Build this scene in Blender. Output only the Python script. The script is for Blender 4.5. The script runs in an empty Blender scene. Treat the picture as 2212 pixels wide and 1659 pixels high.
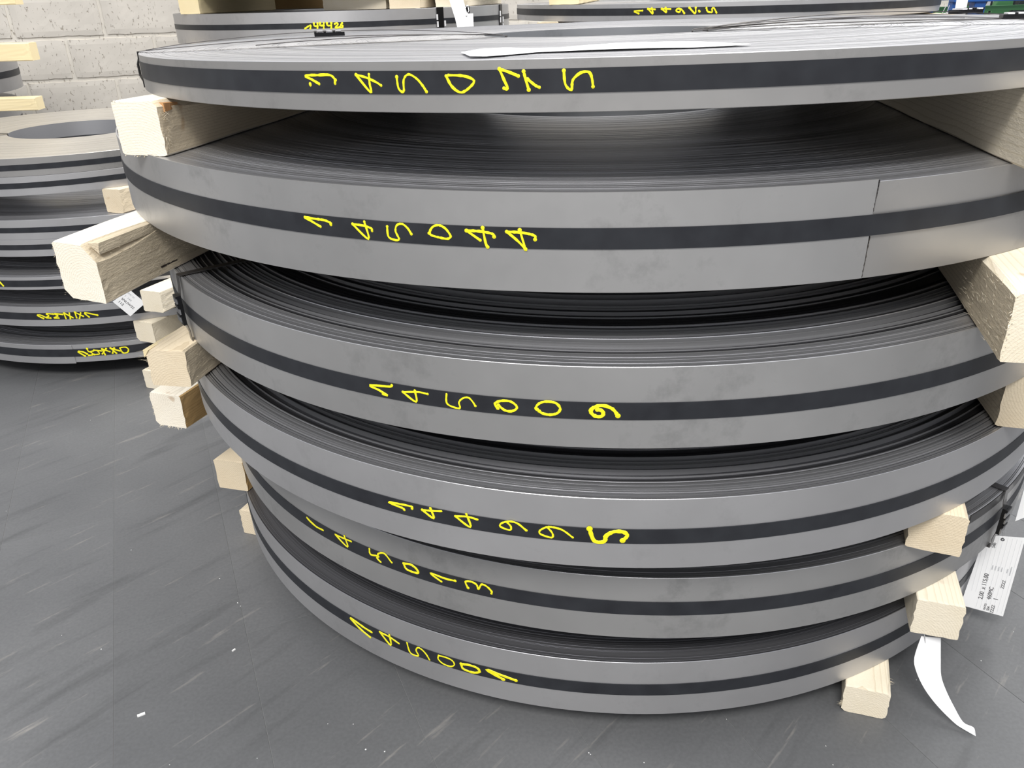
import bpy, bmesh, math, random
import numpy as np
from mathutils import Matrix, Vector

S = bpy.context.scene
COL = S.collection
ZF = 1.136                     # camera height above the floor; all heights below are given from the camera

# ------------------------------------------------------------------ camera
cam_d = bpy.data.cameras.new('camera')
cam = bpy.data.objects.new('camera', cam_d)
COL.objects.link(cam)
cam_d.sensor_fit = 'HORIZONTAL'
cam_d.sensor_width = 36.0
cam_d.lens = 1727.106 / 2212 * 36.0
cam_d.clip_start = 0.02
cam_d.clip_end = 100
RIGHT = Vector((0.99961284, -0.01221235, -0.02500038))
DOWN = Vector((-0.02782374, -0.43874845, -0.89817907))
FWD = Vector((0.0, 0.89852694, -0.43891838))
m = Matrix.Identity(4)
for i in range(3):
    m[i][0] = RIGHT[i]; m[i][1] = -DOWN[i]; m[i][2] = -FWD[i]
m[2][3] = ZF
cam.matrix_world = m
S.camera = cam

# ------------------------------------------------------------------ world, lights, exposure
W = bpy.data.worlds.new('hall_light'); S.world = W; W.use_nodes = True
nt = W.node_tree; nt.nodes.clear()
wo = nt.nodes.new('ShaderNodeOutputWorld'); bg = nt.nodes.new('ShaderNodeBackground')
tc = nt.nodes.new('ShaderNodeTexCoord'); sx = nt.nodes.new('ShaderNodeSeparateXYZ')
cr = nt.nodes.new('ShaderNodeValToRGB')
mr = nt.nodes.new('ShaderNodeMapRange')
mr.inputs['From Min'].default_value = -1; mr.inputs['From Max'].default_value = 1
cr.color_ramp.elements[0].position = 0.40; cr.color_ramp.elements[0].color = (.30, .30, .31, 1)
cr.color_ramp.elements[1].position = 0.75; cr.color_ramp.elements[1].color = (.80, .82, .86, 1)
nt.links.new(tc.outputs['Generated'], sx.inputs[0]); nt.links.new(sx.outputs['Z'], mr.inputs['Value'])
nt.links.new(mr.outputs[0], cr.inputs[0]); nt.links.new(cr.outputs[0], bg.inputs['Color'])
bg.inputs['Strength'].default_value = 0.85
nt.links.new(bg.outputs[0], wo.inputs[0])

def area(name, loc, target, sx_, sy_, power, col=(1, 1, 1)):
    d = bpy.data.lights.new(name, 'AREA'); d.shape = 'RECTANGLE'; d.size = sx_; d.size_y = sy_
    d.energy = power; d.color = col
    o = bpy.data.objects.new(name, d); COL.objects.link(o); o.location = loc
    o.rotation_euler = (Vector(target) - Vector(loc)).to_track_quat('-Z', 'Y').to_euler()
    return o
area('skylight_lamp', (1.2, 2.6, 6.5), (0.4, 1.6, 0), 4.5, 3.0, 270, (1, .985, .96))
area('hall_lamp', (-0.9, -3.0, 5.6), (0, 1.2, .6), 3.2, 1.6, 370, (1, .98, .95))
area('hall_lamp', (3.5, 6.5, 6.5), (0, 3, 0), 4.0, 2.0, 200, (1, .99, .97))

vs = S.view_settings
vs.view_transform = 'Standard'; vs.look = 'None'; vs.gamma = 1.0; vs.use_curve_mapping = False
vs.exposure = 0.35

# ------------------------------------------------------------------ helpers
def tag(o, label=None, cat=None, group=None, kind=None):
    if label: o['label'] = label
    if cat: o['category'] = cat
    if group: o['group'] = group
    if kind: o['kind'] = kind
    return o

def mesh_obj(name, V, F, mats, parent=None, smooth=None, fm=None):
    me = bpy.data.meshes.new(name)
    me.from_pydata([tuple(v) for v in V], [], [tuple(f) for f in F])
    for mt in (mats if isinstance(mats, (list, tuple)) else [mats]): me.materials.append(mt)
    if fm is not None: me.polygons.foreach_set('material_index', np.array(fm, dtype=np.int32))
    bm = bmesh.new(); bm.from_mesh(me); bmesh.ops.recalc_face_normals(bm, faces=bm.faces); bm.to_mesh(me); bm.free()
    if smooth is not None:
        me.polygons.foreach_set('use_smooth', np.ones(len(me.polygons), dtype=bool))
        me.set_sharp_from_angle(angle=math.radians(smooth))
    me.update()
    o = bpy.data.objects.new(name, me); COL.objects.link(o)
    if parent: o.parent = parent
    return o

def empty(name, loc, rot=(0, 0, 0)):
    o = bpy.data.objects.new(name, None); COL.objects.link(o)
    o.location = loc; o.rotation_euler = rot; o.empty_display_size = .05
    return o

def box(V, F, c, s, R=None):
    b = len(V)
    for k in range(8):
        p = Vector(((k & 1) - .5, ((k >> 1) & 1) - .5, ((k >> 2) & 1) - .5))
        p = Vector((p.x * s[0], p.y * s[1], p.z * s[2]))
        if R is not None: p = R @ p
        V.append(p + Vector(c))
    for f in ((0, 2, 3, 1), (4, 5, 7, 6), (0, 1, 5, 4), (2, 6, 7, 3), (0, 4, 6, 2), (1, 3, 7, 5)):
        F.append([b + i for i in f])

def tube(V, F, pts, r, n=6, closed=False):
    pts = [Vector(p) for p in pts]; b = len(V); N = len(pts)
    up = Vector((0, 0, 1))
    for i, p in enumerate(pts):
        t = (pts[min(i + 1, N - 1)] - pts[max(i - 1, 0)]).normalized()
        a = t.cross(up)
        if a.length < 1e-3: a = t.cross(Vector((1, 0, 0)))
        a.normalize(); c = a.cross(t)
        for k in range(n):
            an = 2 * math.pi * k / n
            V.append(p + (a * math.cos(an) + c * math.sin(an)) * r)
    for i in range(N - 1):
        for k in range(n):
            F.append([b + i * n + k, b + i * n + (k + 1) % n, b + (i + 1) * n + (k + 1) % n, b + (i + 1) * n + k])
    F.append([b + k for k in range(n)][::-1]); F.append([b + (N - 1) * n + k for k in range(n)])

def band(V, F, pts, side, nrm, w, t):
    """flat metal or paper band: centre line pts, half-width direction side(i), normal nrm(i)"""
    b = len(V); N = len(pts)
    for i, p in enumerate(pts):
        p = Vector(p); s = Vector(side[i] if isinstance(side, list) else side).normalized() * (w / 2)
        n = Vector(nrm[i] if isinstance(nrm, list) else nrm).normalized() * t
        V += [p - s, p + s, p + s + n, p - s + n]
    for i in range(N - 1):
        for k in range(4):
            F.append([b + 4 * i + k, b + 4 * i + (k + 1) % 4, b + 4 * i + 4 + (k + 1) % 4, b + 4 * i + 4 + k])
    F.append([b, b + 3, b + 2, b + 1]); F.append([b + 4 * (N - 1) + k for k in range(4)])

# ------------------------------------------------------------------ materials
def mat(name, base=(.5, .5, .5), rough=.5, metal=0.0, spec=None):
    mt = bpy.data.materials.new(name); mt.use_nodes = True
    b = mt.node_tree.nodes['Principled BSDF']
    b.inputs['Base Color'].default_value = (*base, 1); b.inputs['Roughness'].default_value = rough
    b.inputs['Metallic'].default_value = metal
    if spec is not None: b.inputs['Specular IOR Level'].default_value = spec
    return mt, mt.node_tree, b
def N(nt, typ, **kw):
    n = nt.nodes.new(typ)
    for k, v in kw.items():
        if k in n.inputs: n.inputs[k].default_value = v
        else: setattr(n, k, v)
    return n
def ramp(nt, src, stops):
    r = nt.nodes.new('ShaderNodeValToRGB'); e = r.color_ramp.elements
    while len(e) < len(stops): e.new(.5)
    for k, (p, c) in enumerate(stops):
        e[k].position = p; e[k].color = (*c, 1) if len(c) == 3 else c
    nt.links.new(src, r.inputs[0]); return r
def mix(nt, mode, fac, a, b):
    n = nt.nodes.new('ShaderNodeMix'); n.data_type = 'RGBA'; n.blend_type = mode
    if isinstance(fac, (int, float)): n.inputs[0].default_value = fac
    else: nt.links.new(fac, n.inputs[0])
    for s, i in ((a, 6), (b, 7)):
        if isinstance(s, tuple): n.inputs[i].default_value = (*s, 1)
        else: nt.links.new(s, n.inputs[i])
    return n.outputs[2]
def bump(nt, bs, h, strength, dist):
    b = nt.nodes.new('ShaderNodeBump'); b.inputs['Strength'].default_value = strength; b.inputs['Distance'].default_value = dist
    nt.links.new(h, b.inputs['Height']); nt.links.new(b.outputs[0], bs.inputs['Normal'])

def steel_side(name, base, var=.12, stain=.5, rough=.42, seed=0.0):
    mt, nt, b = mat(name, base, rough, .75)
    tc = N(nt, 'ShaderNodeTexCoord'); mp = N(nt, 'ShaderNodeMapping'); mp.inputs['Location'].default_value = (seed, seed * .7, seed * .3)
    nt.links.new(tc.outputs['Object'], mp.inputs[0])
    n1 = N(nt, 'ShaderNodeTexNoise', Scale=4.0, Detail=3.0); nt.links.new(mp.outputs[0], n1.inputs[0])
    n2 = N(nt, 'ShaderNodeTexNoise', Scale=38.0, Detail=5.0, Roughness=.65); nt.links.new(mp.outputs[0], n2.inputs[0])
    mp2 = N(nt, 'ShaderNodeMapping'); mp2.inputs['Scale'].default_value = (9, 9, 3.5)
    nt.links.new(mp.outputs[0], mp2.inputs[0])
    n3 = N(nt, 'ShaderNodeTexNoise', Scale=1.0, Detail=3.0); nt.links.new(mp2.outputs[0], n3.inputs[0])
    r1 = ramp(nt, n1.outputs[0], [(.3, tuple(c * (1 - var) for c in base)), (.7, tuple(min(1, c * (1 + var * .6)) for c in base))])
    # smudges: patchy grey marks where a broad and a fine noise both run high
    mul = N(nt, 'ShaderNodeMath', operation='MULTIPLY'); nt.links.new(n3.outputs[0], mul.inputs[0]); nt.links.new(n2.outputs[0], mul.inputs[1])
    r2 = ramp(nt, mul.outputs[0], [(.29, (0, 0, 0)), (.46, (1, 1, 1))])
    f = N(nt, 'ShaderNodeMath', operation='MULTIPLY'); nt.links.new(r2.outputs[0], f.inputs[0]); f.inputs[1].default_value = stain
    c = mix(nt, 'MIX', f.outputs[0], r1.outputs[0], tuple(x * .66 for x in base))
    nt.links.new(c, b.inputs['Base Color'])
    rr = N(nt, 'ShaderNodeMapRange'); rr.inputs['To Min'].default_value = rough - .06; rr.inputs['To Max'].default_value = rough + .1
    nt.links.new(n2.outputs[0], rr.inputs['Value']); nt.links.new(rr.outputs[0], b.inputs['Roughness'])
    return mt
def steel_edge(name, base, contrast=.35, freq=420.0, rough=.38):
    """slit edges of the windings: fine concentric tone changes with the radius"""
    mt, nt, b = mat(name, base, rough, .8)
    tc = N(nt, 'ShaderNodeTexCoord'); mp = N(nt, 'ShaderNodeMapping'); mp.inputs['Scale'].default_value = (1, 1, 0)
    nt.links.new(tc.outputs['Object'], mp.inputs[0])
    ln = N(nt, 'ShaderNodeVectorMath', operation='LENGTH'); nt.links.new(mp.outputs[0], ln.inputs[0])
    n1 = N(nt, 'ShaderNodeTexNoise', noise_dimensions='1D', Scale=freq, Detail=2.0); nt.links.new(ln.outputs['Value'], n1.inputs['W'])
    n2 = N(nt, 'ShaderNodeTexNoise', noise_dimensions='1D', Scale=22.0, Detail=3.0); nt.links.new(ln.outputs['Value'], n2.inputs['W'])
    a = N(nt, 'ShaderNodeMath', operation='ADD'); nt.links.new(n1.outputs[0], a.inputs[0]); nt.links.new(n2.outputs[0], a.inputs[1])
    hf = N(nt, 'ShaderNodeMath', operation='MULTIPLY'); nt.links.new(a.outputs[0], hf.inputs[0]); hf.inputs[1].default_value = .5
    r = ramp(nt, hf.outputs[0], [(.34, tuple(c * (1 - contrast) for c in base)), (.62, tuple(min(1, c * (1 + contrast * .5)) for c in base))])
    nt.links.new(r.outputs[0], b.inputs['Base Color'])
    return mt

M_SIDE = steel_side('coil_steel_side', (.53, .525, .53), .10, .3)
M_SIDE2 = steel_side('coil_steel_side_stained', (.47, .465, .46), .12, .6, seed=3.3)
M_SIDEW = steel_side('coil_steel_side_warm', (.42, .41, .40), .12, .45, seed=7.1)
M_EDGE = steel_edge('coil_steel_edges', (.46, .46, .475))
M_EDGE_L = steel_edge('coil_steel_edges_light', (.50, .50, .515), .16)
M_EDGE_B = steel_edge('coil_steel_edges_lit', (.74, .74, .76), .1, rough=.3)  # bright base paints in the light caught by protruding windings
M_EDGE_W = steel_edge('coil_steel_edges_warm', (.60, .57, .52), .14)
M_EDGE_K = steel_edge('coil_steel_edges_shade', (.06, .06, .065), .5, rough=.5)  # near-black base paints in the shade of recessed windings
M_EDGE_D = steel_edge('coil_steel_edges_dark', (.24, .24, .255), .55)  # base darkened to stand for the shade between stacked coils
M_INNER = steel_side('coil_inner_wall_steel', (.42, .43, .45), .15, .5, .35, 5.0)

def strap_mat():
    mt, nt, b = mat('strapping_band_paint', (.018, .019, .024), .45, .0, .4)
    tc = N(nt, 'ShaderNodeTexCoord'); n1 = N(nt, 'ShaderNodeTexNoise', Scale=30.0, Detail=4.0)
    nt.links.new(tc.outputs['Object'], n1.inputs[0])
    r = ramp(nt, n1.outputs[0], [(.3, (.015, .016, .020)), (.7, (.024, .026, .031))])
    nt.links.new(r.outputs[0], b.inputs['Base Color']); return mt
M_STRAP = strap_mat()
M_TIE = mat('steel_tie_dark', (.12, .115, .115), .30, .85)[0]
M_TIEL = mat('steel_tie_edge', (.38, .38, .39), .3, .85)[0]
M_SEAL = mat('crimp_seal_black', (.02, .02, .022), .3, .7)[0]
M_SEALB = mat('crimp_seal_bright_tab', (.9, .9, .92), .45, .3)[0]
M_WIRE = mat('tag_wire', (.75, .75, .76), .3, .9)[0]
M_PAINT = mat('yellow_paint_marker', (.92, .84, .012), .5)[0]

def wood(name, light, dark, ringdark=.86, fuzz=1.0):
    mt, nt, b = mat(name, light, .78, 0, .25)
    tc = N(nt, 'ShaderNodeTexCoord'); oi = N(nt, 'ShaderNodeObjectInfo')
    cmb = N(nt, 'ShaderNodeCombineXYZ')
    for k, mlt in ((0, 3.0), (1, .004), (2, .004)):
        q = N(nt, 'ShaderNodeMath', operation='MULTIPLY'); nt.links.new(oi.outputs['Random'], q.inputs[0]); q.inputs[1].default_value = mlt
        nt.links.new(q.outputs[0], cmb.inputs[k])
    ad = N(nt, 'ShaderNodeVectorMath', operation='ADD'); nt.links.new(tc.outputs['Object'], ad.inputs[0]); nt.links.new(cmb.outputs[0], ad.inputs[1])
    # gentle wander of the rings along the beam
    mpw = N(nt, 'ShaderNodeMapping'); mpw.inputs['Scale'].default_value = (1.2, 9, 9); nt.links.new(ad.outputs[0], mpw.inputs[0])
    wn = N(nt, 'ShaderNodeTexNoise', Scale=1.0, Detail=2.0); nt.links.new(mpw.outputs[0], wn.inputs[0])
    wv = N(nt, 'ShaderNodeVectorMath', operation='SCALE'); nt.links.new(wn.outputs['Color'], wv.inputs[0]); wv.inputs['Scale'].default_value = .012
    ad2 = N(nt, 'ShaderNodeVectorMath', operation='ADD'); nt.links.new(ad.outputs[0], ad2.inputs[0]); nt.links.new(wv.outputs[0], ad2.inputs[1])
    wt = N(nt, 'ShaderNodeTexWave', wave_type='RINGS', rings_direction='X', wave_profile='SAW', Scale=80.0, Distortion=.5, Detail=2.0)
    nt.links.new(ad2.outputs[0], wt.inputs[0])
    r = ramp(nt, wt.outputs['Fac'], [(.0, light), (.72, tuple(c * .97 for c in light)), (1.0, tuple(c * ringdark for c in dark))])
    mpb = N(nt, 'ShaderNodeMapping'); mpb.inputs['Scale'].default_value = (3, 16, 16); nt.links.new(ad.outputs[0], mpb.inputs[0])
    bl = N(nt, 'ShaderNodeTexNoise', Scale=1.0, Detail=4.0); nt.links.new(mpb.outputs[0], bl.inputs[0])
    rb = ramp(nt, bl.outputs[0], [(.35, dark), (.65, light)])
    c = mix(nt, 'MIX', .35, r.outputs[0], rb.outputs[0])
    # knots and resin flecks
    vo = N(nt, 'ShaderNodeTexNoise', Scale=26.0, Detail=1.0); nt.links.new(ad.outputs[0], vo.inputs[0])
    rk = ramp(nt, vo.outputs[0], [(.74, (0, 0, 0)), (.80, (1, 1, 1))])
    fk = N(nt, 'ShaderNodeMath', operation='MULTIPLY'); nt.links.new(rk.outputs[0], fk.inputs[0]); fk.inputs[1].default_value = .5
    c = mix(nt, 'MIX', fk.outputs[0], c, (.42, .25, .12))
    nt.links.new(c, b.inputs['Base Color'])
    mf = N(nt, 'ShaderNodeMapping'); mf.inputs['Scale'].default_value = (90, 260, 260); nt.links.new(ad.outputs[0], mf.inputs[0])
    fz = N(nt, 'ShaderNodeTexNoise', Scale=1.0, Detail=4.0, Roughness=.7); nt.links.new(mf.outputs[0], fz.inputs[0])
    bump(nt, b, fz.outputs[0], min(1, .5 * fuzz), .0022 * fuzz)
    return mt
M_WOOD = wood('sawn_spruce', (.76, .65, .48), (.68, .55, .37), .80)
M_WOODP = wood('sawn_spruce_pale', (.84, .76, .61), (.76, .66, .48), .82)
M_WOODW = wood('sawn_spruce_white', (.93, .86, .73), (.85, .76, .60), .74)
M_WOODY = wood('planed_spruce_yellow', (.86, .73, .46), (.80, .66, .38), .9, .3)
M_WOODB = wood('sawn_spruce_brown_side', (.52, .34, .15), (.40, .25, .10), .8, .6)
M_WOODR = wood('sawn_spruce_rough_grey_side', (.62, .53, .39), (.48, .40, .28), .84, 1.5)

def paper():
    mt, nt, b = mat('paper_white', (.90, .90, .90), .7); return mt
M_PAPER = paper()
M_INK = mat('ink_black', (.03, .03, .035), .6)[0]
M_INKG = mat('ink_grey', (.45, .46, .48), .6)[0]

def floor_mat():
    mt, nt, b = mat('grey_slab', (.13, .132, .136), .5, 0, .4)
    g = N(nt, 'ShaderNodeNewGeometry'); oi = N(nt, 'ShaderNodeObjectInfo')
    n1 = N(nt, 'ShaderNodeTexNoise', Scale=1.6, Detail=4.0); nt.links.new(g.outputs['Position'], n1.inputs[0])
    base = ramp(nt, n1.outputs[0], [(.3, (.098, .100, .104)), (.7, (.150, .152, .155))])
    # tyre and drag scuffs, all running the same way
    mp = N(nt, 'ShaderNodeMapping'); mp.inputs['Rotation'].default_value = (0, 0, math.radians(-47)); nt.links.new(g.outputs['Position'], mp.inputs[0])
    ms = N(nt, 'ShaderNodeMapping'); ms.inputs['Scale'].default_value = (2.2, 16, 1); nt.links.new(mp.outputs[0], ms.inputs[0])
    n2 = N(nt, 'ShaderNodeTexNoise', Scale=1.0, Detail=5.0, Roughness=.6, Distortion=.3); nt.links.new(ms.outputs[0], n2.inputs[0])
    dk = ramp(nt, n2.outputs[0], [(.54, (0, 0, 0)), (.72, (1, 1, 1))])
    fd = N(nt, 'ShaderNodeMath', operation='MULTIPLY'); nt.links.new(dk.outputs[0], fd.inputs[0]); fd.inputs[1].default_value = .5
    c = mix(nt, 'MIX', fd.outputs[0], base.outputs[0], (.050, .051, .053))
    ms2 = N(nt, 'ShaderNodeMapping'); ms2.inputs['Scale'].default_value = (4.5, 42, 1); ms2.inputs['Location'].default_value = (3, 8, 0); nt.links.new(mp.outputs[0], ms2.inputs[0])
    n3 = N(nt, 'ShaderNodeTexNoise', Scale=1.0, Detail=4.0, Roughness=.6); nt.links.new(ms2.outputs[0], n3.inputs[0])
    lt = ramp(nt, n3.outputs[0], [(.62, (0, 0, 0)), (.74, (1, 1, 1))])
    fl = N(nt, 'ShaderNodeMath', operation='MULTIPLY'); nt.links.new(lt.outputs[0], fl.inputs[0]); fl.inputs[1].default_value = .5
    c = mix(nt, 'MIX', fl.outputs[0], c, (.33, .31, .28))
    n4 = N(nt, 'ShaderNodeTexNoise', Scale=160.0, Detail=2.0); nt.links.new(g.outputs['Position'], n4.inputs[0])
    gr = ramp(nt, n4.outputs[0], [(.3, (.86, .86, .86)), (.7, (1.1, 1.1, 1.1))])
    c = mix(nt, 'MULTIPLY', .6, c, gr.outputs[0])
    pv = N(nt, 'ShaderNodeMapRange'); pv.inputs['To Min'].default_value = .94; pv.inputs['To Max'].default_value = 1.06
    nt.links.new(oi.outputs['Random'], pv.inputs['Value'])
    hs = N(nt, 'ShaderNodeHueSaturation'); nt.links.new(c, hs.inputs['Color']); nt.links.new(pv.outputs[0], hs.inputs['Value'])
    nt.links.new(hs.outputs[0], b.inputs['Base Color'])
    rr = N(nt, 'ShaderNodeMapRange'); rr.inputs['To Min'].default_value = .38; rr.inputs['To Max'].default_value = .6
    nt.links.new(n2.outputs[0], rr.inputs['Value']); nt.links.new(rr.outputs[0], b.inputs['Roughness'])
    return mt
M_FLOOR = floor_mat()
M_GROUT = mat('slab_joint_filler', (.22, .22, .22), .8)[0]

def wall_mat(name, base):
    mt, nt, b = mat(name, base, .9, 0, .2)
    g = N(nt, 'ShaderNodeNewGeometry'); oi = N(nt, 'ShaderNodeObjectInfo')
    n1 = N(nt, 'ShaderNodeTexNoise', Scale=3.0, Detail=5.0); nt.links.new(g.outputs['Position'], n1.inputs[0])
    r = ramp(nt, n1.outputs[0], [(.3, tuple(c * .88 for c in base)), (.7, tuple(c * 1.05 for c in base))])
    mp = N(nt, 'ShaderNodeMapping'); mp.inputs['Scale'].default_value = (1, 1, .45); nt.links.new(g.outputs['Position'], mp.inputs[0])
    n2 = N(nt, 'ShaderNodeTexNoise', Scale=75.0, Detail=3.0, Roughness=.6); nt.links.new(mp.outputs[0], n2.inputs[0])
    pit = ramp(nt, n2.outputs[0], [(.30, (1, 1, 1)), (.38, (0, 0, 0))])
    fp = N(nt, 'ShaderNodeMath', operation='MULTIPLY'); nt.links.new(pit.outputs[0], fp.inputs[0]); fp.inputs[1].default_value = .7
    c = mix(nt, 'MIX', fp.outputs[0], r.outputs[0], (.34, .29, .23))
    nt.links.new(c, b.inputs['Base Color'])
    sb = N(nt, 'ShaderNodeMath', operation='SUBTRACT'); sb.inputs[0].default_value = 1; nt.links.new(pit.outputs[0], sb.inputs[1])
    bump(nt, b, sb.outputs[0], .6, .006)
    return mt
M_WALL = wall_mat('whitewashed_concrete', (.66, .62, .56))
M_MORTAR = wall_mat('whitewashed_mortar', (.74, .70, .63))
M_BLUE = mat('blue_rack_paint', (.02, .10, .36), .4)[0]
M_GREEN = mat('green_machine_paint', (.07, .22, .08), .5)[0]
M_RUBBER = mat('black_rubber', (.03, .035, .035), .6)[0]
M_CHIP = mat('pale_chips', (.8, .8, .78), .5)[0]

# ------------------------------------------------------------------ the setting: floor slabs and block wall
AF = math.radians(-66.6)                      # slabs run this way
du = Vector((math.cos(AF), math.sin(AF), 0)); dn = Vector((-du.y, du.x, 0))   # dn: across the slabs
V, F = [], []
for p in ((-7, -3), (7, -3), (7, 10), (-7, 10)): V.append((p[0], p[1], -.0009))
F.append([0, 1, 2, 3])
floor = mesh_obj('floor', V, F, M_GROUT); tag(floor, kind='structure')
PW, PL = .2435, 1.42
def slab_mesh():
    V, F = [], []
    w, l, b = PW / 2 - .0004, PL / 2 - .0004, .0003
    for z, i in ((-.02, 0), (-.0003, 0), (0, b)):
        for sx_, sy_ in ((-1, -1), (1, -1), (1, 1), (-1, 1)): V.append((sx_ * (l - i), sy_ * (w - i), z))
    for k in range(4):
        for r_ in (0, 4): F.append([r_ + k, r_ + (k + 1) % 4, r_ + 4 + (k + 1) % 4, r_ + 4 + k])
    F.append([8, 9, 10, 11])
    me = bpy.data.meshes.new('floor_slab'); me.from_pydata(V, [], F); me.materials.append(M_FLOOR); return me
sm = slab_mesh(); rng = random.Random(4)
s_off = -.257                                  # measured joint, across
for k in range(-16, 17):
    c = .257 * 0 + (s_off + PW * (k + .5))
    sh = {0: 1.455, 1: 1.338, -1: 1.9}.get(k, rng.uniform(0, PL))
    for j in range(-4, 4):
        a = -(sh + PL * (j + .5))
        # 'across' axis in plan = (.917,.399), 'along' axis = du
        p = Vector((.9178, .3971, 0)) * c + du * a
        if not (-4.2 < p.x < 4.6 and -1.6 < p.y < 6.6): continue
        o = bpy.data.objects.new('floor_slab', sm); COL.objects.link(o); o.parent = floor
        o.location = (p.x, p.y, 0); o.rotation_euler = (0, 0, AF)

AW = math.atan(.3361); wu = Vector((math.cos(AW), math.sin(AW), 0)); wn = Vector((wu.y, -wu.x, 0))
W0 = Vector((0, 6.534, 0))
W0 = W0 - wu * (W0.x * wu.x + W0.y * wu.y)      # foot of the perpendicular: 'along' is measured from here
def wall_pt(al, out, z): return W0 + wu * al + wn * out + Vector((0, 0, z))
V, F = [], []
for al, z in ((-5.5, 0), (6.6, 0), (6.6, 3.4), (-5.5, 3.4)): V.append(wall_pt(al, -.010, z))
for al, z in ((-5.5, 0), (6.6, 0), (6.6, 3.4), (-5.5, 3.4)): V.append(wall_pt(al, -.2, z))
F += [[0, 1, 2, 3], [7, 6, 5, 4], [0, 4, 5, 1], [1, 5, 6, 2], [2, 6, 7, 3], [3, 7, 4, 0]]
wall = mesh_obj('wall_back', V, F, M_MORTAR); tag(wall, kind='structure')
def block_mesh(seed):
    r_ = random.Random(seed); V, F = [], []
    L_, H_ = .525 - .018, .25 - .017; nx, nz = 14, 7
    idx = {}
    for i in range(nx + 1):
        for j in range(nz + 1):
            x = L_ * (i / nx - .5); z = H_ * (j / nz - .5)
            e = i in (0, nx) or j in (0, nz)
            if e:
                x -= math.copysign(r_.uniform(-.003, .006), x) if i in (0, nx) else 0
                z -= math.copysign(r_.uniform(-.003, .006), z) if j in (0, nz) else 0
            idx[i, j] = len(V); V.append((x, -(r_.uniform(-.0008, .0008) if not e else -.003), z))
    for i in range(nx):
        for j in range(nz): F.append([idx[i, j], idx[i + 1, j], idx[i + 1, j + 1], idx[i, j + 1]])
    rim = [idx[i, 0] for i in range(nx)] + [idx[nx, j] for j in range(nz)] + [idx[i, nz] for i in range(nx, 0, -1)] + [idx[0, j] for j in range(nz, 0, -1)]
    b = len(V)
    for q in rim: V.append((V[q][0] * 1.0, .02, V[q][2]))
    for k in range(len(rim)): F.append([rim[(k + 1) % len(rim)], rim[k], b + k, b + (k + 1) % len(rim)])
    me = bpy.data.meshes.new('concrete_block'); me.from_pydata(V, [], F); me.materials.append(M_WALL)
    return me
bms = [block_mesh(k) for k in range(6)]
for row in range(13):
    z = -.186 - .125 + .25 * (row - 3) + ZF
    if z > 3.3: break
    ph = -1.15 if row % 2 == 0 else -.866
    for k in range(-8, 14):
        al = ph + .525 * (k + .5)
        if al < -5.3 or al > 6.3: continue
        o = bpy.data.objects.new('concrete_block', rng.choice(bms)); COL.objects.link(o); o.parent = wall
        o.location = wall_pt(al, 0, z); o.rotation_euler = (0, 0, AW)

# ------------------------------------------------------------------ coils of slit steel strip
def ring_profile(style, rin, rout, seed, zone):
    """from the outer rim inwards: (radius, height offset of that winding, <= 0)"""
    r_ = random.Random(seed); out = []; r = rout; k = 0; lvl = 0.0; left = 0
    while r > rin + .004:
        fine = (rout - r) < zone
        t = .002 if fine else .007
        if style == 'smooth': off = -abs(r_.gauss(0, .00025)) - .0012 * min(1, (rout - r) / .1)
        elif style == 'fine': off = -abs(r_.gauss(0, .0004)) - (.0 if (rout - r) < .012 else .001)
        else:
            if left <= 0:
                if style == 'ragged':
                    lvl = -r_.uniform(.0003, .0012) if (rout - r) < .034 else r_.choice((-.004, -.006, -.008, -.009))
                    left = r_.randint(3, 9)
                else:
                    lvl = -r_.uniform(.0002, .002) if (rout - r) < .042 else r_.choice((-.003, -.006, -.0075, -.009))
                    left = r_.randint(2, 8)
            left -= 1; slot = 4 if lvl < -.0028 else 1  # deep groups take the painted shade, raised rings the painted light
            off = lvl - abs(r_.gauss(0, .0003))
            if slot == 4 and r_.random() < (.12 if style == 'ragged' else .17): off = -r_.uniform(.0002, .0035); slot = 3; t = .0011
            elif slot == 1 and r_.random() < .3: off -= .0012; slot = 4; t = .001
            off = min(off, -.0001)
        if k == 0: off = 0.0
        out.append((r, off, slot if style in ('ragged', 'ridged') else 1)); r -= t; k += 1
    return out

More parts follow.
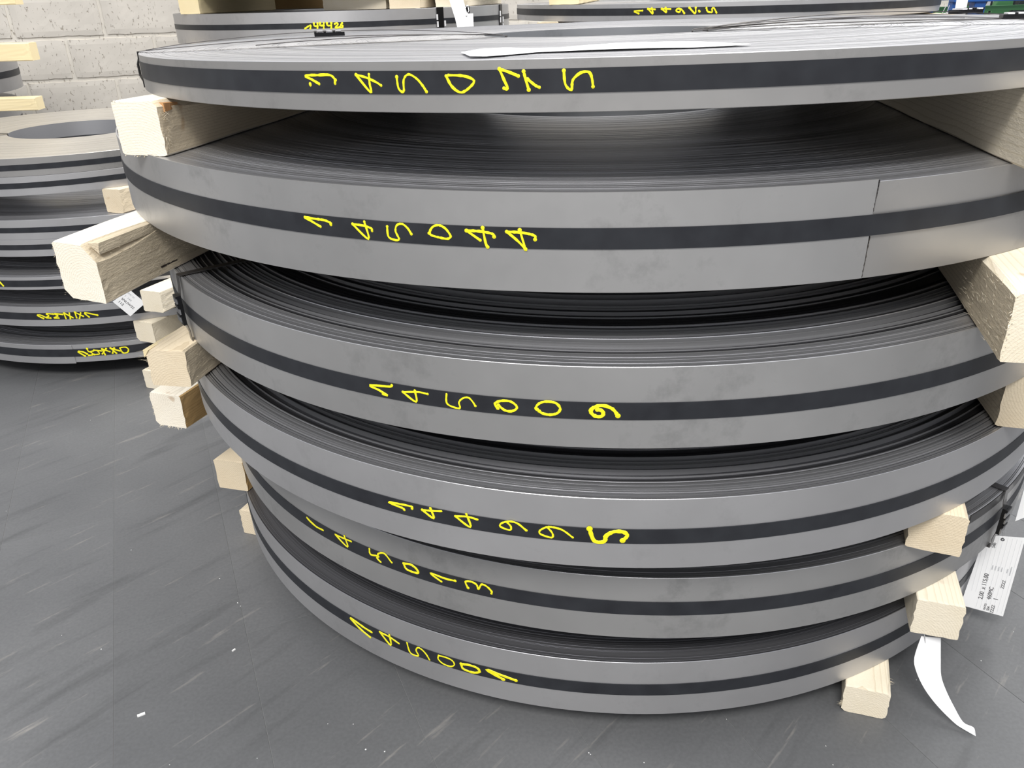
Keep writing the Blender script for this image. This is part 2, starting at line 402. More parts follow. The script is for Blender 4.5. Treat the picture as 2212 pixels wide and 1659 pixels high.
def coil_mesh(name, R, rin, h, style, seed, zone, segs, mats):
    pr = ring_profile(style, rin, R, seed, zone)
    prof = [(R, -h / 2 + .0006), (R, h / 2 - .0006), (R - .0006, h / 2)]
    mi = [0, 1]
    for k in range(len(pr) - 1):
        r2 = pr[k + 1][0]
        if k > 0: prof.append((pr[k][0], h / 2 + pr[k][1])); mi.append(pr[k][2])
        prof.append((r2, h / 2 + pr[k][1])); mi.append(pr[k][2])
    r_, o_, _m = pr[-1]
    prof.append((r_, h / 2 + o_)); mi.append(1)
    prof.append((rin, h / 2 + o_)); mi.append(1)
    prof.append((rin, -h / 2)); mi.append(2)
    prof.append((R - .0006, -h / 2)); mi.append(1)
    mi.append(0)
    P = np.array(prof); n = len(P)
    th = np.linspace(0, 2 * np.pi, segs, endpoint=False)
    co = np.empty((segs, n, 3)); co[:, :, 0] = np.cos(th)[:, None] * P[None, :, 0]; co[:, :, 1] = np.sin(th)[:, None] * P[None, :, 0]; co[:, :, 2] = P[None, :, 1]
    a = np.arange(segs)[:, None]; b = (a + 1) % segs; i = np.arange(n)[None, :]; j = (i + 1) % n
    quads = np.stack([a * n + i, b * n + i, b * n + j, a * n + j], -1).reshape(-1, 4)
    me = bpy.data.meshes.new(name)
    me.vertices.add(segs * n); me.vertices.foreach_set('co', co.reshape(-1))
    me.loops.add(quads.size); me.loops.foreach_set('vertex_index', quads.reshape(-1).astype(np.int32))
    me.polygons.add(len(quads)); me.polygons.foreach_set('loop_start', np.arange(0, quads.size, 4, dtype=np.int32))
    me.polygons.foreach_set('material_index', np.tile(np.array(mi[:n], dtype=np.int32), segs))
    for mt in mats: me.materials.append(mt)
    me.update(calc_edges=True)
    me.polygons.foreach_set('use_smooth', np.ones(len(quads), dtype=bool))
    me.set_sharp_from_angle(angle=math.radians(30))
    return me

def arc_band(name, R, t, z0, z1, a0, a1, mt, parent, segs=160, wob=0, tilt=0.0):
    """closed or open band round a coil (strap, outermost wrap)"""
    V, F = [], []; full = abs(a1 - a0) > 6.28; n = segs
    for k in range(n if full else n + 1):
        a = a0 + (a1 - a0) * k / n; w = wob * math.sin(3 * a) ; w += tilt * (k / n)
        for r, z in ((R, z0), (R + t, z0), (R + t, z1), (R, z1)): V.append((r * math.cos(a), r * math.sin(a), z + w))
    m_ = n if full else n + 1
    for k in range(n):
        for q in range(4):
            F.append([4 * k + q, 4 * k + (q + 1) % 4, 4 * ((k + 1) % m_) + (q + 1) % 4, 4 * ((k + 1) % m_) + q])
    if not full: F += [[3, 2, 1, 0], [4 * n, 4 * n + 1, 4 * n + 2, 4 * n + 3]]
    return mesh_obj(name, V, F, mt, parent, smooth=30)

def smooth_line(P, sub=5):
    if len(P) < 3: return P
    out = []
    for i in range(len(P) - 1):
        p0, p1, p2, p3 = P[max(i - 1, 0)], P[i], P[i + 1], P[min(i + 2, len(P) - 1)]
        for s in range(sub):
            t = s / sub
            out.append(tuple(.5 * (2 * b + (c - a) * t + (2 * a - 5 * b + 4 * c - d) * t * t + (-a + 3 * b - 3 * c + d) * t ** 3) for a, b, c, d in zip(p0, p1, p2, p3)))
    out.append(P[-1]); return out

def painted_digit(w, lines, R, parent, rnd):
    """one hand-painted figure on the band round a coil: ribbons of thick paint"""
    V, F = [], []; T = .0006
    def put(u, z, r): a = u / R; V.append((r * math.cos(a), r * math.sin(a), z))
    for ln in lines:
        P = smooth_line([(a * R, z) for a, z in ln]); n = len(P); b = len(V)
        for i, (u, z) in enumerate(P):
            a, c = P[max(i - 1, 0)], P[min(i + 1, n - 1)]
            dx, dz = c[0] - a[0], c[1] - a[1]; l = math.hypot(dx, dz) or 1
            hw = w * .5 * rnd.uniform(.72, 1.12); px, pz = -dz / l * hw, dx / l * hw
            put(u - px, z - pz, R); put(u - px * .8, z - pz * .8, R + T); put(u + px * .8, z + pz * .8, R + T); put(u + px, z + pz, R)
        for i in range(n - 1):
            for q in range(3): F.append([b + 4 * i + q, b + 4 * i + q + 1, b + 4 * i + 5 + q, b + 4 * i + 4 + q])
        for (u, z), sc in ((P[0], rnd.uniform(.55, .75)), (P[-1], rnd.uniform(.5, .7))):
            b = len(V); put(u, z, R + T * 1.15)
            for k in range(10): put(u + w * sc * math.cos(k * .6283), z + w * sc * math.sin(k * .6283), R)
            for k in range(10): F.append([b, b + 1 + k, b + 1 + (k + 1) % 10])
    return mesh_obj('painted_digit', V, F, M_PAINT, parent)

STROKES = {"A":[[0.0032,[[[-2.077,0.003],[-2.0883,0.0075],[-2.0993,0.0117],[-2.0778,0.0124],[-2.0566,0.0125],[-2.0485,0.0074]],[[-2.0926,0.0028],[-2.0925,0.0018]],[[-2.0493,0.0074],[-2.05,0.0037]]]],[0.0028,[[[-2.015,0.0131],[-1.995,-0.0056],[-1.9953,0.0035],[-1.9951,0.0134]],[[-2.015,0.0131],[-1.9998,0.0101],[-1.9852,0.0052],[-1.9786,0.0019]]]],[0.0028,[[[-1.9546,0.0109],[-1.9531,-0.0013],[-1.9463,-0.0046],[-1.9449,0.0076],[-1.9376,0.0133],[-1.9271,0.0092],[-1.9192,0.0019],[-1.9144,-0.0046]]]],[0.0032,[[[-1.8864,0.0114],[-1.879,0.0002],[-1.867,-0.0055],[-1.8532,0.0016],[-1.8508,0.0071],[-1.8637,0.0112],[-1.8832,0.0121]]]],[0.0032,[[[-1.8173,0.0177],[-1.8119,0.0067],[-1.8074,-0.0023],[-1.8123,-0.0016]],[[-1.8173,0.0177],[-1.8057,0.0144],[-1.7942,0.0104]],[[-1.7873,0.0149],[-1.7856,0.0087],[-1.7815,-0.0035]],[[-1.7827,0.0071],[-1.7733,0.0007],[-1.7685,-0.0012]]]],[0.0032,[[[-1.7385,0.0148],[-1.7366,0.001],[-1.7295,-0.0043],[-1.7276,0.0054],[-1.7182,0.0122],[-1.7089,0.0127],[-1.7051,0.0073],[-1.7035,-0.0016]]]]],"B":[[0.0034,[[[-2.0594,0.0156],[-2.0403,0.0152],[-2.0272,0.0147],[-2.0179,0.0121],[-2.0182,0.0103]],[[-2.0594,0.0156],[-2.0478,0.0112],[-2.0357,0.0063]]]],[0.0028,[[[-1.9841,0.0136],[-1.9626,-0.0032],[-1.9663,0.0177]],[[-1.9841,0.0136],[-1.967,0.0127],[-1.9569,0.0101],[-1.9563,0.0073]]]],[0.0028,[[[-1.9338,0.0141],[-1.9326,0.001],[-1.9188,-0.0011],[-1.9225,0.0091],[-1.9198,0.0166],[-1.9121,0.0184],[-1.9051,0.0134],[-1.9011,0.0071]]]],[0.003,[[[-1.877,0.0093],[-1.8719,0.0168],[-1.8636,0.0196],[-1.855,0.016],[-1.849,0.0082],[-1.8504,0.0049],[-1.855,0.0039],[-1.8656,0.0053],[-1.8744,0.0074],[-1.876,0.0101]]]],[0.0034,[[[-1.8279,0.0147],[-1.8112,0.0041]],[[-1.8074,0.0189],[-1.8044,0.0012],[-1.8021,-0.0036]],[[-1.8279,0.0147],[-1.8124,0.0145],[-1.7988,0.0129],[-1.7938,0.0108],[-1.7935,0.0087]]]],[0.0034,[[[-1.7776,0.0151],[-1.7637,0.004],[-1.7547,-0.0054]],[[-1.7617,0.0175],[-1.7552,-0.0046]],[[-1.7776,0.0151],[-1.7618,0.0146],[-1.7502,0.013],[-1.7433,0.0107],[-1.7432,0.0068]]]]],"C":[[0.0032,[[[-1.9941,0.0061],[-1.9979,0.0035],[-2.0321,-0.0003],[-2.0174,-0.0048],[-2.0032,-0.0105],[-2.0112,-0.0098]]]],[0.003,[[[-1.9765,-0.0012],[-1.9565,-0.0126],[-1.9568,0.0037]],[[-1.9765,-0.0012],[-1.9516,0.0025],[-1.9372,0.0016]]]],[0.0026,[[[-1.9076,0.0054],[-1.9074,-0.0089],[-1.8893,-0.013],[-1.8896,-0.0042],[-1.883,0.0025],[-1.8749,0.004],[-1.8693,-0.0009],[-1.8657,-0.0068]]]],[0.0036,[[[-1.8333,-0.007],[-1.8368,-0.0005],[-1.8279,0.0041],[-1.8145,0.0043],[-1.8062,-0.0018],[-1.8082,-0.0068],[-1.816,-0.0098],[-1.8246,-0.0082],[-1.8321,-0.002]]]],[0.0038,[[[-1.7751,-0.0063],[-1.7797,-0.0023],[-1.7749,0.0043],[-1.7655,0.0077],[-1.7526,0.0065],[-1.7462,-0.0008],[-1.75,-0.0077],[-1.7603,-0.0106],[-1.7714,-0.0089],[-1.7779,-0.0036]]]],[0.0052,[[[-1.6685,-0.0089],[-1.676,0.0006],[-1.6888,0.0051],[-1.6996,0.0029],[-1.705,-0.0029],[-1.7013,-0.0086],[-1.694,-0.0107],[-1.6885,-0.0083],[-1.6895,-0.0025],[-1.6959,-0.0008]]]]],"D":[[0.0034,[[[-1.9816,-0.0005],[-1.9818,0.0032],[-2.0025,0.0026],[-2.0246,0.0005],[-2.0001,-0.0032]],[[-1.9969,-0.0047],[-1.9964,-0.0058]]]],[0.0034,[[[-1.963,0.0018],[-1.9441,-0.0084],[-1.9485,0.0078]],[[-1.963,0.0018],[-1.9474,0.0038],[-1.93,0.0068]]]],[0.0034,[[[-1.9064,0.0027],[-1.8824,-0.0113],[-1.8881,0.0098]],[[-1.9064,0.0027],[-1.8869,0.0058],[-1.8707,0.0038]]]],[0.003,[[[-1.7939,-0.0031],[-1.8073,0.0069],[-1.8203,0.0085],[-1.8322,0.0035],[-1.8337,-0.0024],[-1.8194,-0.0059],[-1.8174,-0.0],[-1.8229,0.0062]]]],[0.003,[[[-1.7231,-0.008],[-1.7387,0.0033],[-1.7538,0.0066],[-1.7627,0.0058],[-1.7728,-0.0009],[-1.7716,-0.0069],[-1.7551,-0.0108],[-1.7538,-0.0037],[-1.7609,0.0054]]]],[0.0066,[[[-1.6985,0.0082],[-1.691,-0.0114],[-1.6761,-0.0118],[-1.6735,-0.0022],[-1.6619,0.0052],[-1.6483,0.0048],[-1.6424,-0.0012],[-1.6489,-0.0091]]]]],"E":[[0.0034,[[[-2.2718,0.0025],[-2.2994,0.0017],[-2.3223,0.0087],[-2.2907,0.0007]]]],[0.0032,[[[-2.235,0.0078],[-2.2041,-0.0054],[-2.2096,0.0149]],[[-2.235,0.0078],[-2.2105,0.0094],[-2.1928,0.0103]]]],[0.0034,[[[-2.1468,0.0119],[-2.145,0.0013],[-2.126,0.0047],[-2.1305,-0.0003],[-2.1226,-0.006]],[[-2.1278,0.0023],[-2.1253,0.01],[-2.1112,0.0148],[-2.0965,0.002]]]],[0.0042,[[[-2.0694,0.0086],[-2.0632,-0.0011],[-2.0403,-0.0012],[-2.043,0.0069],[-2.0549,0.0116],[-2.0694,0.0086]]]],[0.0036,[[[-1.9655,0.0051],[-1.9843,0.0043],[-2.014,0.0067],[-1.9931,-0.0038]]]],[0.0036,[[[-1.9416,-0.0025],[-1.9458,0.008],[-1.9362,0.0113],[-1.9255,0.008],[-1.9219,-0.0003],[-1.9162,0.0102],[-1.9072,0.0091],[-1.8983,0.0013],[-1.8985,-0.0037]]]]],"F":[[0.005,[[[-2.1607,-0.0169],[-2.1887,-0.0078],[-2.2118,0.0049],[-2.1921,0.003],[-2.1745,-0.0001],[-2.1547,-0.0022]]]],[0.004,[[[-2.1312,0.0082],[-2.107,-0.0125],[-2.1073,0.0118]],[[-2.1312,0.0082],[-2.1079,0.0071],[-2.0859,0.0008]]]],[0.003,[[[-2.0653,0.0102],[-2.0595,-0.0106],[-2.0411,-0.0107],[-2.0454,0.0004],[-2.0402,0.009],[-2.0309,0.007],[-2.0222,-0.0007],[-2.0163,-0.011]]]],[0.003,[[[-1.9949,0.0069],[-1.9966,-0.0013],[-1.9871,-0.0089],[-1.9712,-0.0101],[-1.9628,-0.004],[-1.9643,0.0031],[-1.9719,0.0071],[-1.9857,0.0079],[-1.9949,0.0069]]]],[0.005,[[[-1.9477,0.003],[-1.9454,-0.0061],[-1.934,-0.0091],[-1.9207,-0.0088],[-1.9109,-0.0034],[-1.9162,0.0038],[-1.9313,0.0056],[-1.9477,0.003]]]],[0.006,[[[-1.8404,-0.0058],[-1.8646,-0.0008],[-1.8965,0.005],[-1.8649,-0.009]]]]],"L6":[[0.005,[[[-1.6322,-0.0054],[-1.6542,0.0053],[-1.6387,0.006],[-1.6243,-0.0004]]]],[0.005,[[[-1.5875,0.0092],[-1.6142,0.0109],[-1.6065,0.0032],[-1.6207,-0.0029],[-1.6017,-0.0044]]]],[0.005,[[[-1.5507,0.0071],[-1.5818,0.0104],[-1.5698,0.0026],[-1.5882,-0.0039],[-1.5694,-0.005]]]],[0.005,[[[-1.5436,0.0111],[-1.5411,-0.0076]],[[-1.5223,0.0104],[-1.5242,-0.0088]],[[-1.5409,0.0106],[-1.5131,-0.0057]]]],[0.005,[[[-1.5001,0.0127],[-1.4991,-0.0063]],[[-1.5001,0.0127],[-1.4724,-0.0026]],[[-1.4786,0.0092],[-1.4887,-0.0093]]]],[0.005,[[[-1.4182,-0.0022],[-1.4632,0.0091],[-1.4511,-0.0063]]]]],"L7":[[0.006,[[[-1.5162,-0.009],[-1.5396,0.0074],[-1.5217,0.0067],[-1.5063,-0.0014]]]],[0.005,[[[-1.5005,0.0169],[-1.4965,0.0061],[-1.4782,0.0077]],[[-1.5006,-0.007],[-1.4822,-0.0053],[-1.4896,0.0044]]]],[0.005,[[[-1.4744,0.0102],[-1.4463,0.0058]],[[-1.4778,-0.0056],[-1.4567,-0.0042],[-1.4618,0.0081]]]],[0.005,[[[-1.4415,0.0121],[-1.4348,-0.0097]],[[-1.4254,0.0123],[-1.4452,-0.0049]],[[-1.4376,0.0105],[-1.4142,0.0008]]]],[0.005,[[[-1.4077,0.0131],[-1.3901,-0.0065]],[[-1.3935,0.0119],[-1.4043,-0.0053]],[[-1.4026,0.0105],[-1.3737,0.0]]]],[0.005,[[[-1.3708,0.0099],[-1.3642,-0.0075],[-1.3469,-0.0079],[-1.3398,0.0021],[-1.3474,0.0109],[-1.3645,0.012],[-1.3708,0.0099]]]]],"L5":[[0.006,[[[-1.7411,0.0117],[-1.7328,0.0059],[-1.7226,-0.0064]]]]],"M1":[[0.008,[[[-1.6118,0.0002],[-1.5955,0.009],[-1.5816,0.0132],[-1.5852,-0.0004]]]],[0.008,[[[-1.5645,0.0219],[-1.5635,0.0105],[-1.5477,0.0101]],[[-1.5461,0.0215],[-1.549,0.001]]]],[0.008,[[[-1.5329,0.0225],[-1.5343,0.0121],[-1.516,0.0116]],[[-1.5146,0.0221],[-1.5176,-0.0007]]]],[0.008,[[[-1.4989,0.0217],[-1.4977,0.0111],[-1.4795,0.0106]],[[-1.4771,0.0211],[-1.4799,-0.0008]]]],[0.008,[[[-1.4604,0.017],[-1.4495,0.0203],[-1.445,0.0143],[-1.46,-0.0004],[-1.4388,0.0017]]]],[0.008,[[[-1.4235,0.0196],[-1.4326,0.0093],[-1.4337,0.0002],[-1.4231,0.0013],[-1.4234,0.0077]]]]],"R1":[[0.006,[[[-2.1075,0.0068],[-2.1427,0.0051],[-2.1232,-0.0024]]]],[0.006,[[[-2.0839,0.0125],[-2.063,-0.0039],[-2.0683,0.0143]],[[-2.0839,0.0125],[-2.055,0.0101]]]],[0.006,[[[-2.0268,0.0118],[-2.0082,-0.0005],[-2.0118,0.0148]],[[-2.0268,0.0118],[-1.9923,0.0105]]]],[0.006,[[[-1.9367,-0.0035],[-1.949,0.0086],[-1.964,0.0108],[-1.9684,0.0037],[-1.9557,-0.0004],[-1.9523,0.0067]]]],[0.006,[[[-1.9175,0.0133],[-1.8942,-0.0053],[-1.8933,0.0129]],[[-1.8799,0.0032],[-1.8778,0.0008]]]],[0.006,[[[-1.8523,0.0114],[-1.8465,0.0002],[-1.8296,-0.002],[-1.8306,0.0086],[-1.8236,0.0104],[-1.8127,-0.0043]]]]]}

def radial_tie(parent, ang, R, rin, h, seal=.3, w=.019, arch=.006, n_seal=3, out=.0015, seal_side=False, ang2=None, loops=()):
    """steel tie looped through the eye of a coil and crimped; returns the tie"""
    e = Vector((math.cos(ang), math.sin(ang), 0)); t = .001
    e2 = e if ang2 is None else Vector((math.cos(ang2), math.sin(ang2), 0))
    pth = (e * R - e2 * rin).normalized(); s = Vector((-pth.y, pth.x, 0))
    P, Nn = [], []
    def add(r, z, n): P.append(e * r + Vector((0, 0, z))); Nn.append(n)
    up = Vector((0, 0, 1))
    add(R + out, -h / 2 - .0005, e - up)
    for k in range(1, 6): add(R + out + (.0035 if 1 < k < 5 else 0), -h / 2 + h * k / 6, e)
    add(R + out * .8, h / 2 + .0012, e + up)
    for k in range(1, 12):
        q = k / 12; P.append((e * R).lerp(e2 * rin, q) + up * (h / 2 + .0014 + arch * math.sin(math.pi * q))); Nn.append(up)
    e = e2
    add(rin - .0015, h / 2 + .001, up - e)
    for k in range(1, 4): add(rin - .0015, h / 2 - h * k / 4, -e)
    add(rin - .0012, -h / 2 - .0005, -up - e)
    for k in range(1, 4): add(rin + (R - rin) * k / 4, -h / 2 - .0016, -up)
    e = Vector((math.cos(ang), math.sin(ang), 0))
    P.append(P[0]); Nn.append(Nn[0])
    V, F = [], []; band(V, F, P, s, Nn, w, t)
    tie = mesh_obj('steel_tie', V, F, M_TIE, parent)
    for ar, off, q0, q1 in loops:
        LP = [(e * R).lerp(e2 * rin, q0 + (q1 - q0) * k / 14) + s * off * math.sin(math.pi * k / 14) + up * (h / 2 + .0026 + ar * math.sin(math.pi * k / 14) ** .8) for k in range(15)]
        V, F = [], []; band(V, F, LP, s, up, w * .9, t); mesh_obj('loose_tie_loop', V, F, M_TIE, tie)
    # crimp seal: dark sleeve with three bright tabs punched sideways
    V, F = [], []; tabs = []
    if seal_side: c = e * (R + out + .006); ax = up; nn = e; s = Vector((-e.y, e.x, 0))
    else: c = (e * R).lerp(e2 * rin, seal) + up * (h / 2 + .006 + arch * math.sin(math.pi * seal)); ax = pth; nn = up
    Rm = Matrix((ax, s, nn)).transposed()
    box(V, F, c, (.052, w * 1.15, .006), Rm)
    for k in range(n_seal):
        q = (k - (n_seal - 1) / 2) * .016
        V2, F2 = [], []; box(V2, F2, c + ax * q + nn * .0045 + s * (.004 if k % 2 else -.004), (.009, w * 1.25, .0022), Rm); tabs.append((V2, F2))
        box(V, F, c + ax * (q + .008) + nn * .004, (.004, w * 1.3, .004), Rm)
    sl = mesh_obj('crimp_seal', V, F, M_SEAL, tie)
    for V2, F2 in tabs: mesh_obj('crimp_tab', V2, F2, M_TIEL if seal_side else M_SEALB, tie)
    return tie

COILS = {}
prnd = random.Random(11)
def coil(key, label, cx, cy, ztop, zbot, R, rin, band_z, style, seed, zone=.3, tx=0, ty=0, segs=224, mats=None, group=None, band_t=.0011, over=0.0):
    h = ztop - zbot; zm = (ztop + zbot) / 2 + ZF
    c = empty('steel_strip_coil', (cx, cy, zm), (ty, -tx, 0))
    tag(c, label, 'steel coil', group)
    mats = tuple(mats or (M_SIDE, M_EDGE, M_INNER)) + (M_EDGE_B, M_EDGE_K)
    me = coil_mesh('windings', R, rin, h, style, seed, zone, segs, mats)
    w = bpy.data.objects.new('windings', me); COL.objects.link(w); w.parent = c
    if band_z:
        st = arc_band('strapping_band', R + over, band_t, band_z[1], band_z[0], 0, 2 * math.pi, M_STRAP, c, 224)
        for wd, lines in STROKES.get(key, ()): painted_digit(wd, lines, R + over + band_t, st, prnd)
    COILS[key] = dict(o=c, R=R, rin=rin, h=h, cx=cx, cy=cy, zt=ztop, zb=zbot, tx=tx, ty=ty)
    return c
def plane_z(key, x, y, top):
    c = COILS[key]; return (c['zt'] if top else c['zb']) + c['tx'] * (x - c['cx']) + c['ty'] * (y - c['cy'])

PI = math.pi
F1 = 'coils in the large front stack'
cA = coil('A', 'topmost coil of the front stack, narrow, marked 145045, white paper strip on top', .20884, 1.75132, -.0717, -.1257, .87085, .245, (.0170, -.0074), 'fine', 21, .42, .00715, -.01302, group=None, mats=(M_SIDEW, M_EDGE_L, M_INNER))
cB = coil('B', 'second coil from the top of the front stack, marked 145044, with the end seam', .1928, 1.81744, -.19562, -.31049, .9412, .345, (.0203, -.0044), 'smooth', 22, .6, .00202, .00543, mats=(M_SIDEW, M_EDGE, M_INNER), over=.0022)
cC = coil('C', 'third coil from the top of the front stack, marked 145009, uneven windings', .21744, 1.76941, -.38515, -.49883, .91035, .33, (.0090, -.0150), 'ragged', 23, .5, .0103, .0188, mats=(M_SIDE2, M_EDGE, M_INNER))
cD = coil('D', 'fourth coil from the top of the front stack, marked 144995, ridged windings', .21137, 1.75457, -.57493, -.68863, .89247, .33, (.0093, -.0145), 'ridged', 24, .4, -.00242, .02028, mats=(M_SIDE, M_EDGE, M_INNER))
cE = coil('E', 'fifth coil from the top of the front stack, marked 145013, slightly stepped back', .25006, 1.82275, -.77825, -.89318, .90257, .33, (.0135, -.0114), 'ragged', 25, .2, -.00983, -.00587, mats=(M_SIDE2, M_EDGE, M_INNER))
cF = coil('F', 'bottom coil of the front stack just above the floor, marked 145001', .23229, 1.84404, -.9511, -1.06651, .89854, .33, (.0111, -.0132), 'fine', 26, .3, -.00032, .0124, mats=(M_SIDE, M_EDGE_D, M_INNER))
# outermost wrap of 145044, its cut end showing on the right
arc_band('outer_wrap', .9412, .0021, -.0562, .0600, -1.3300, -1.3300 - 4.6, M_SIDE2, cB, 170)
def wrap_end(parent, ang, R, z0, z1, seed, lean=0.0):
    r_ = random.Random(seed); V, F = [], []; n = 26
    for k in range(n + 1):
        z = z0 + (z1 - z0) * k / n; a = ang + lean * (k / n - .5)
        for s, q in ((-1, R), (-1, R + .0023), (1, R + .0019), (1, R)):
            aa = a + (r_.uniform(.0001, .0011) * s) / 1.0
            V.append((q * math.cos(aa), q * math.sin(aa), z))
    for k in range(n):
        for q in range(4): F.append([4 * k + q, 4 * k + (q + 1) % 4, 4 * k + 4 + (q + 1) % 4, 4 * k + 4 + q])
    F += [[0, 1, 2, 3], [4 * n + 3, 4 * n + 2, 4 * n + 1, 4 * n]]
    mesh_obj('burred_wrap_end', V, F, M_TIE, parent)
wrap_end(cB, -1.3292, .9412, .0215, .0590, 3, .002)
wrap_end(cB, -1.3292, .9412, -.0555, -.0055, 4, .002)
# narrow lap mark on the windings of the lowest coil and on 145013
# ties
radial_tie(cA, math.radians(199), .87085, .245, .054, seal=.50, arch=.010, ang2=math.radians(214), loops=((.018, .012, .02, .98), (.005, -.02, .3, .99)))
radial_tie(cA, math.radians(-28), .87085, .245, .054, seal=.24, arch=.006, w=.024, ang2=math.radians(-58), loops=((.012, .012, .2, 1.0),))
radial_tie(cA, math.radians(-5), .87085, .245, .054, seal=.29, arch=.010, w=.024, ang2=math.radians(-50), loops=((.016, -.012, .15, 1.0), (.006, .014, .3, .98)))
radial_tie(cC, -2.553, .91035, .33, .115, seal_side=True, out=.004, arch=.0005, w=.015)
radial_tie(cE, -.868, .90257, .33, .115, seal_side=True, out=.004, arch=.0005, w=.015)
# loose tie end running round under the rim of 145013
arc_band('loose_tie_end', .9034, .0008, .040, .0565, -1.00, -.70, M_TIE, cE, 24)

LX, LY = -1.46, 3.24
gL = None
cL1 = coil('L1', 'small topmost coil of the left stack, its round eye open to view', -1.535, 3.01, -.397, -.450, .612, .225, (.0075, -.0085), 'smooth', 31, .3, mats=(M_SIDEW, M_EDGE_W, M_EDGE_L))
cL2 = coil('L2', 'coil of the left stack directly beneath its topmost coil', LX - .075, LY - .23, -.4505, -.506, .612, .25, (.010, -.006), 'fine', 32, .05)
cL3 = coil('L3', 'coil of the left stack just below the upper short timber', LX, LY, -.580, -.641, .83, .3, (.0075, -.0085), 'smooth', 33, .2, segs=160)
cL4 = coil('L4', 'coil of the left stack lying directly under another, above the gap', LX, LY, -.6415, -.694, .83, .3, (.0115, -.0045), 'smooth', 34, .05, segs=160)
cL5 = coil('L5', 'thinnest coil of the left stack, halfway down', LX, LY, -.757, -.798, .84, .3, (.0105, -.0105), 'smooth', 35, .2, segs=160)
cL6 = coil('L6', 'second lowest coil of the left stack, marked 144771, with hanging tag', LX, LY, -.868, -.935, .805, .3, (.0130, -.0105), 'fine', 36, .25, segs=160)
cL7 = coil('L7', 'lowest coil of the left stack, marked 144770, with a split seam', LX, LY, -1.008, -1.071, .79, .3, (.0165, -.0098), 'fine', 37, .25, segs=160, over=.0022)
arc_band('outer_wrap', .79, .0021, -.0345, .0300, -1.5617, -1.5617 - 3.6, M_SIDE, cL7, 110)
arc_band('outer_wrap', .79, .0010, -.0300, .0310, -1.555, 1.0, M_SIDE, cL7, 80)
radial_tie(cL1, math.radians(206), .612, .225, .053, seal=.55, arch=.010)
radial_tie(cL1, math.radians(-17), .612, .225, .053, seal=.45, arch=.001, w=.016)

cM1 = coil('M1', 'wide coil at the back beyond the front stack, marked 144426', -.905, 5.15, -.055, -.200, .945, .3, (.024, -.001), 'smooth', 41, .1, segs=160, over=.0012)
arc_band('outer_wrap', .945, .001, -.0725, .0725, -1.035, -4.2, M_SIDE, cM1, 100)
cR1 = coil('R1', 'narrow coil at the back right, marked 144945, seen above the front stack', .955, 3.9, -.045, -.103, .885, .3, (.0150, -.0085), 'smooth', 42, .1, segs=160, over=.0015)
arc_band('outer_wrap', .885, .0012, -.029, .029, -1.481, -4.4, M_SIDE, cR1, 100)
cK1 = coil('K1', 'coil at the far left edge of the photo, between two yellow timbers', -3.105, 3.9, -.205, -.352, .80, .3, (.012, -.016), 'smooth', 43, .05, segs=128)
coil('K0', 'coil beyond the left photo edge between the two upper yellow timbers', -3.16, 3.9, .009, -.1347, .80, .3, (.012, -.012), 'smooth', 44, .0, segs=128)
# vertical tie clamps round the rim of the wide back coil
def clamp(parent, ang, R, h):
    e = Vector((math.cos(ang), math.sin(ang), 0)); s = Vector((-e.y, e.x, 0)); up = Vector((0, 0, 1))
    V, F = [], []; Rm = Matrix((up, s, e)).transposed()
    box(V, F, e * (R + .003), (h + .004, .040, .004), Rm)
    o = mesh_obj('rim_clamp', V, F, M_SEAL, parent)
    for k, (dz, ds) in enumerate(((.03, -.022), (-.002, -.021), (.0, .024), (-.034, .022))):
        V, F = [], []
        box(V, F, e * (R + .008) + up * dz + s * ds, (.026, .008, .004), Rm)
        mesh_obj('clamp_tab', V, F, M_SEALB, o)
clamp(cM1, -.89, .945, .145); clamp(cM1, -.70, .945, .145); clamp(cM1, -.32, .945, .145)

# coils hidden below the two back stacks and the far left one, carrying what shows
def hidden(key, cx, cy, z0, z1, R, lab, grp):
    coil(key, lab, cx, cy, z0, z1, R, .3, (.012, -.012), 'smooth', hash(key) % 97, .0, segs=96, group=grp)

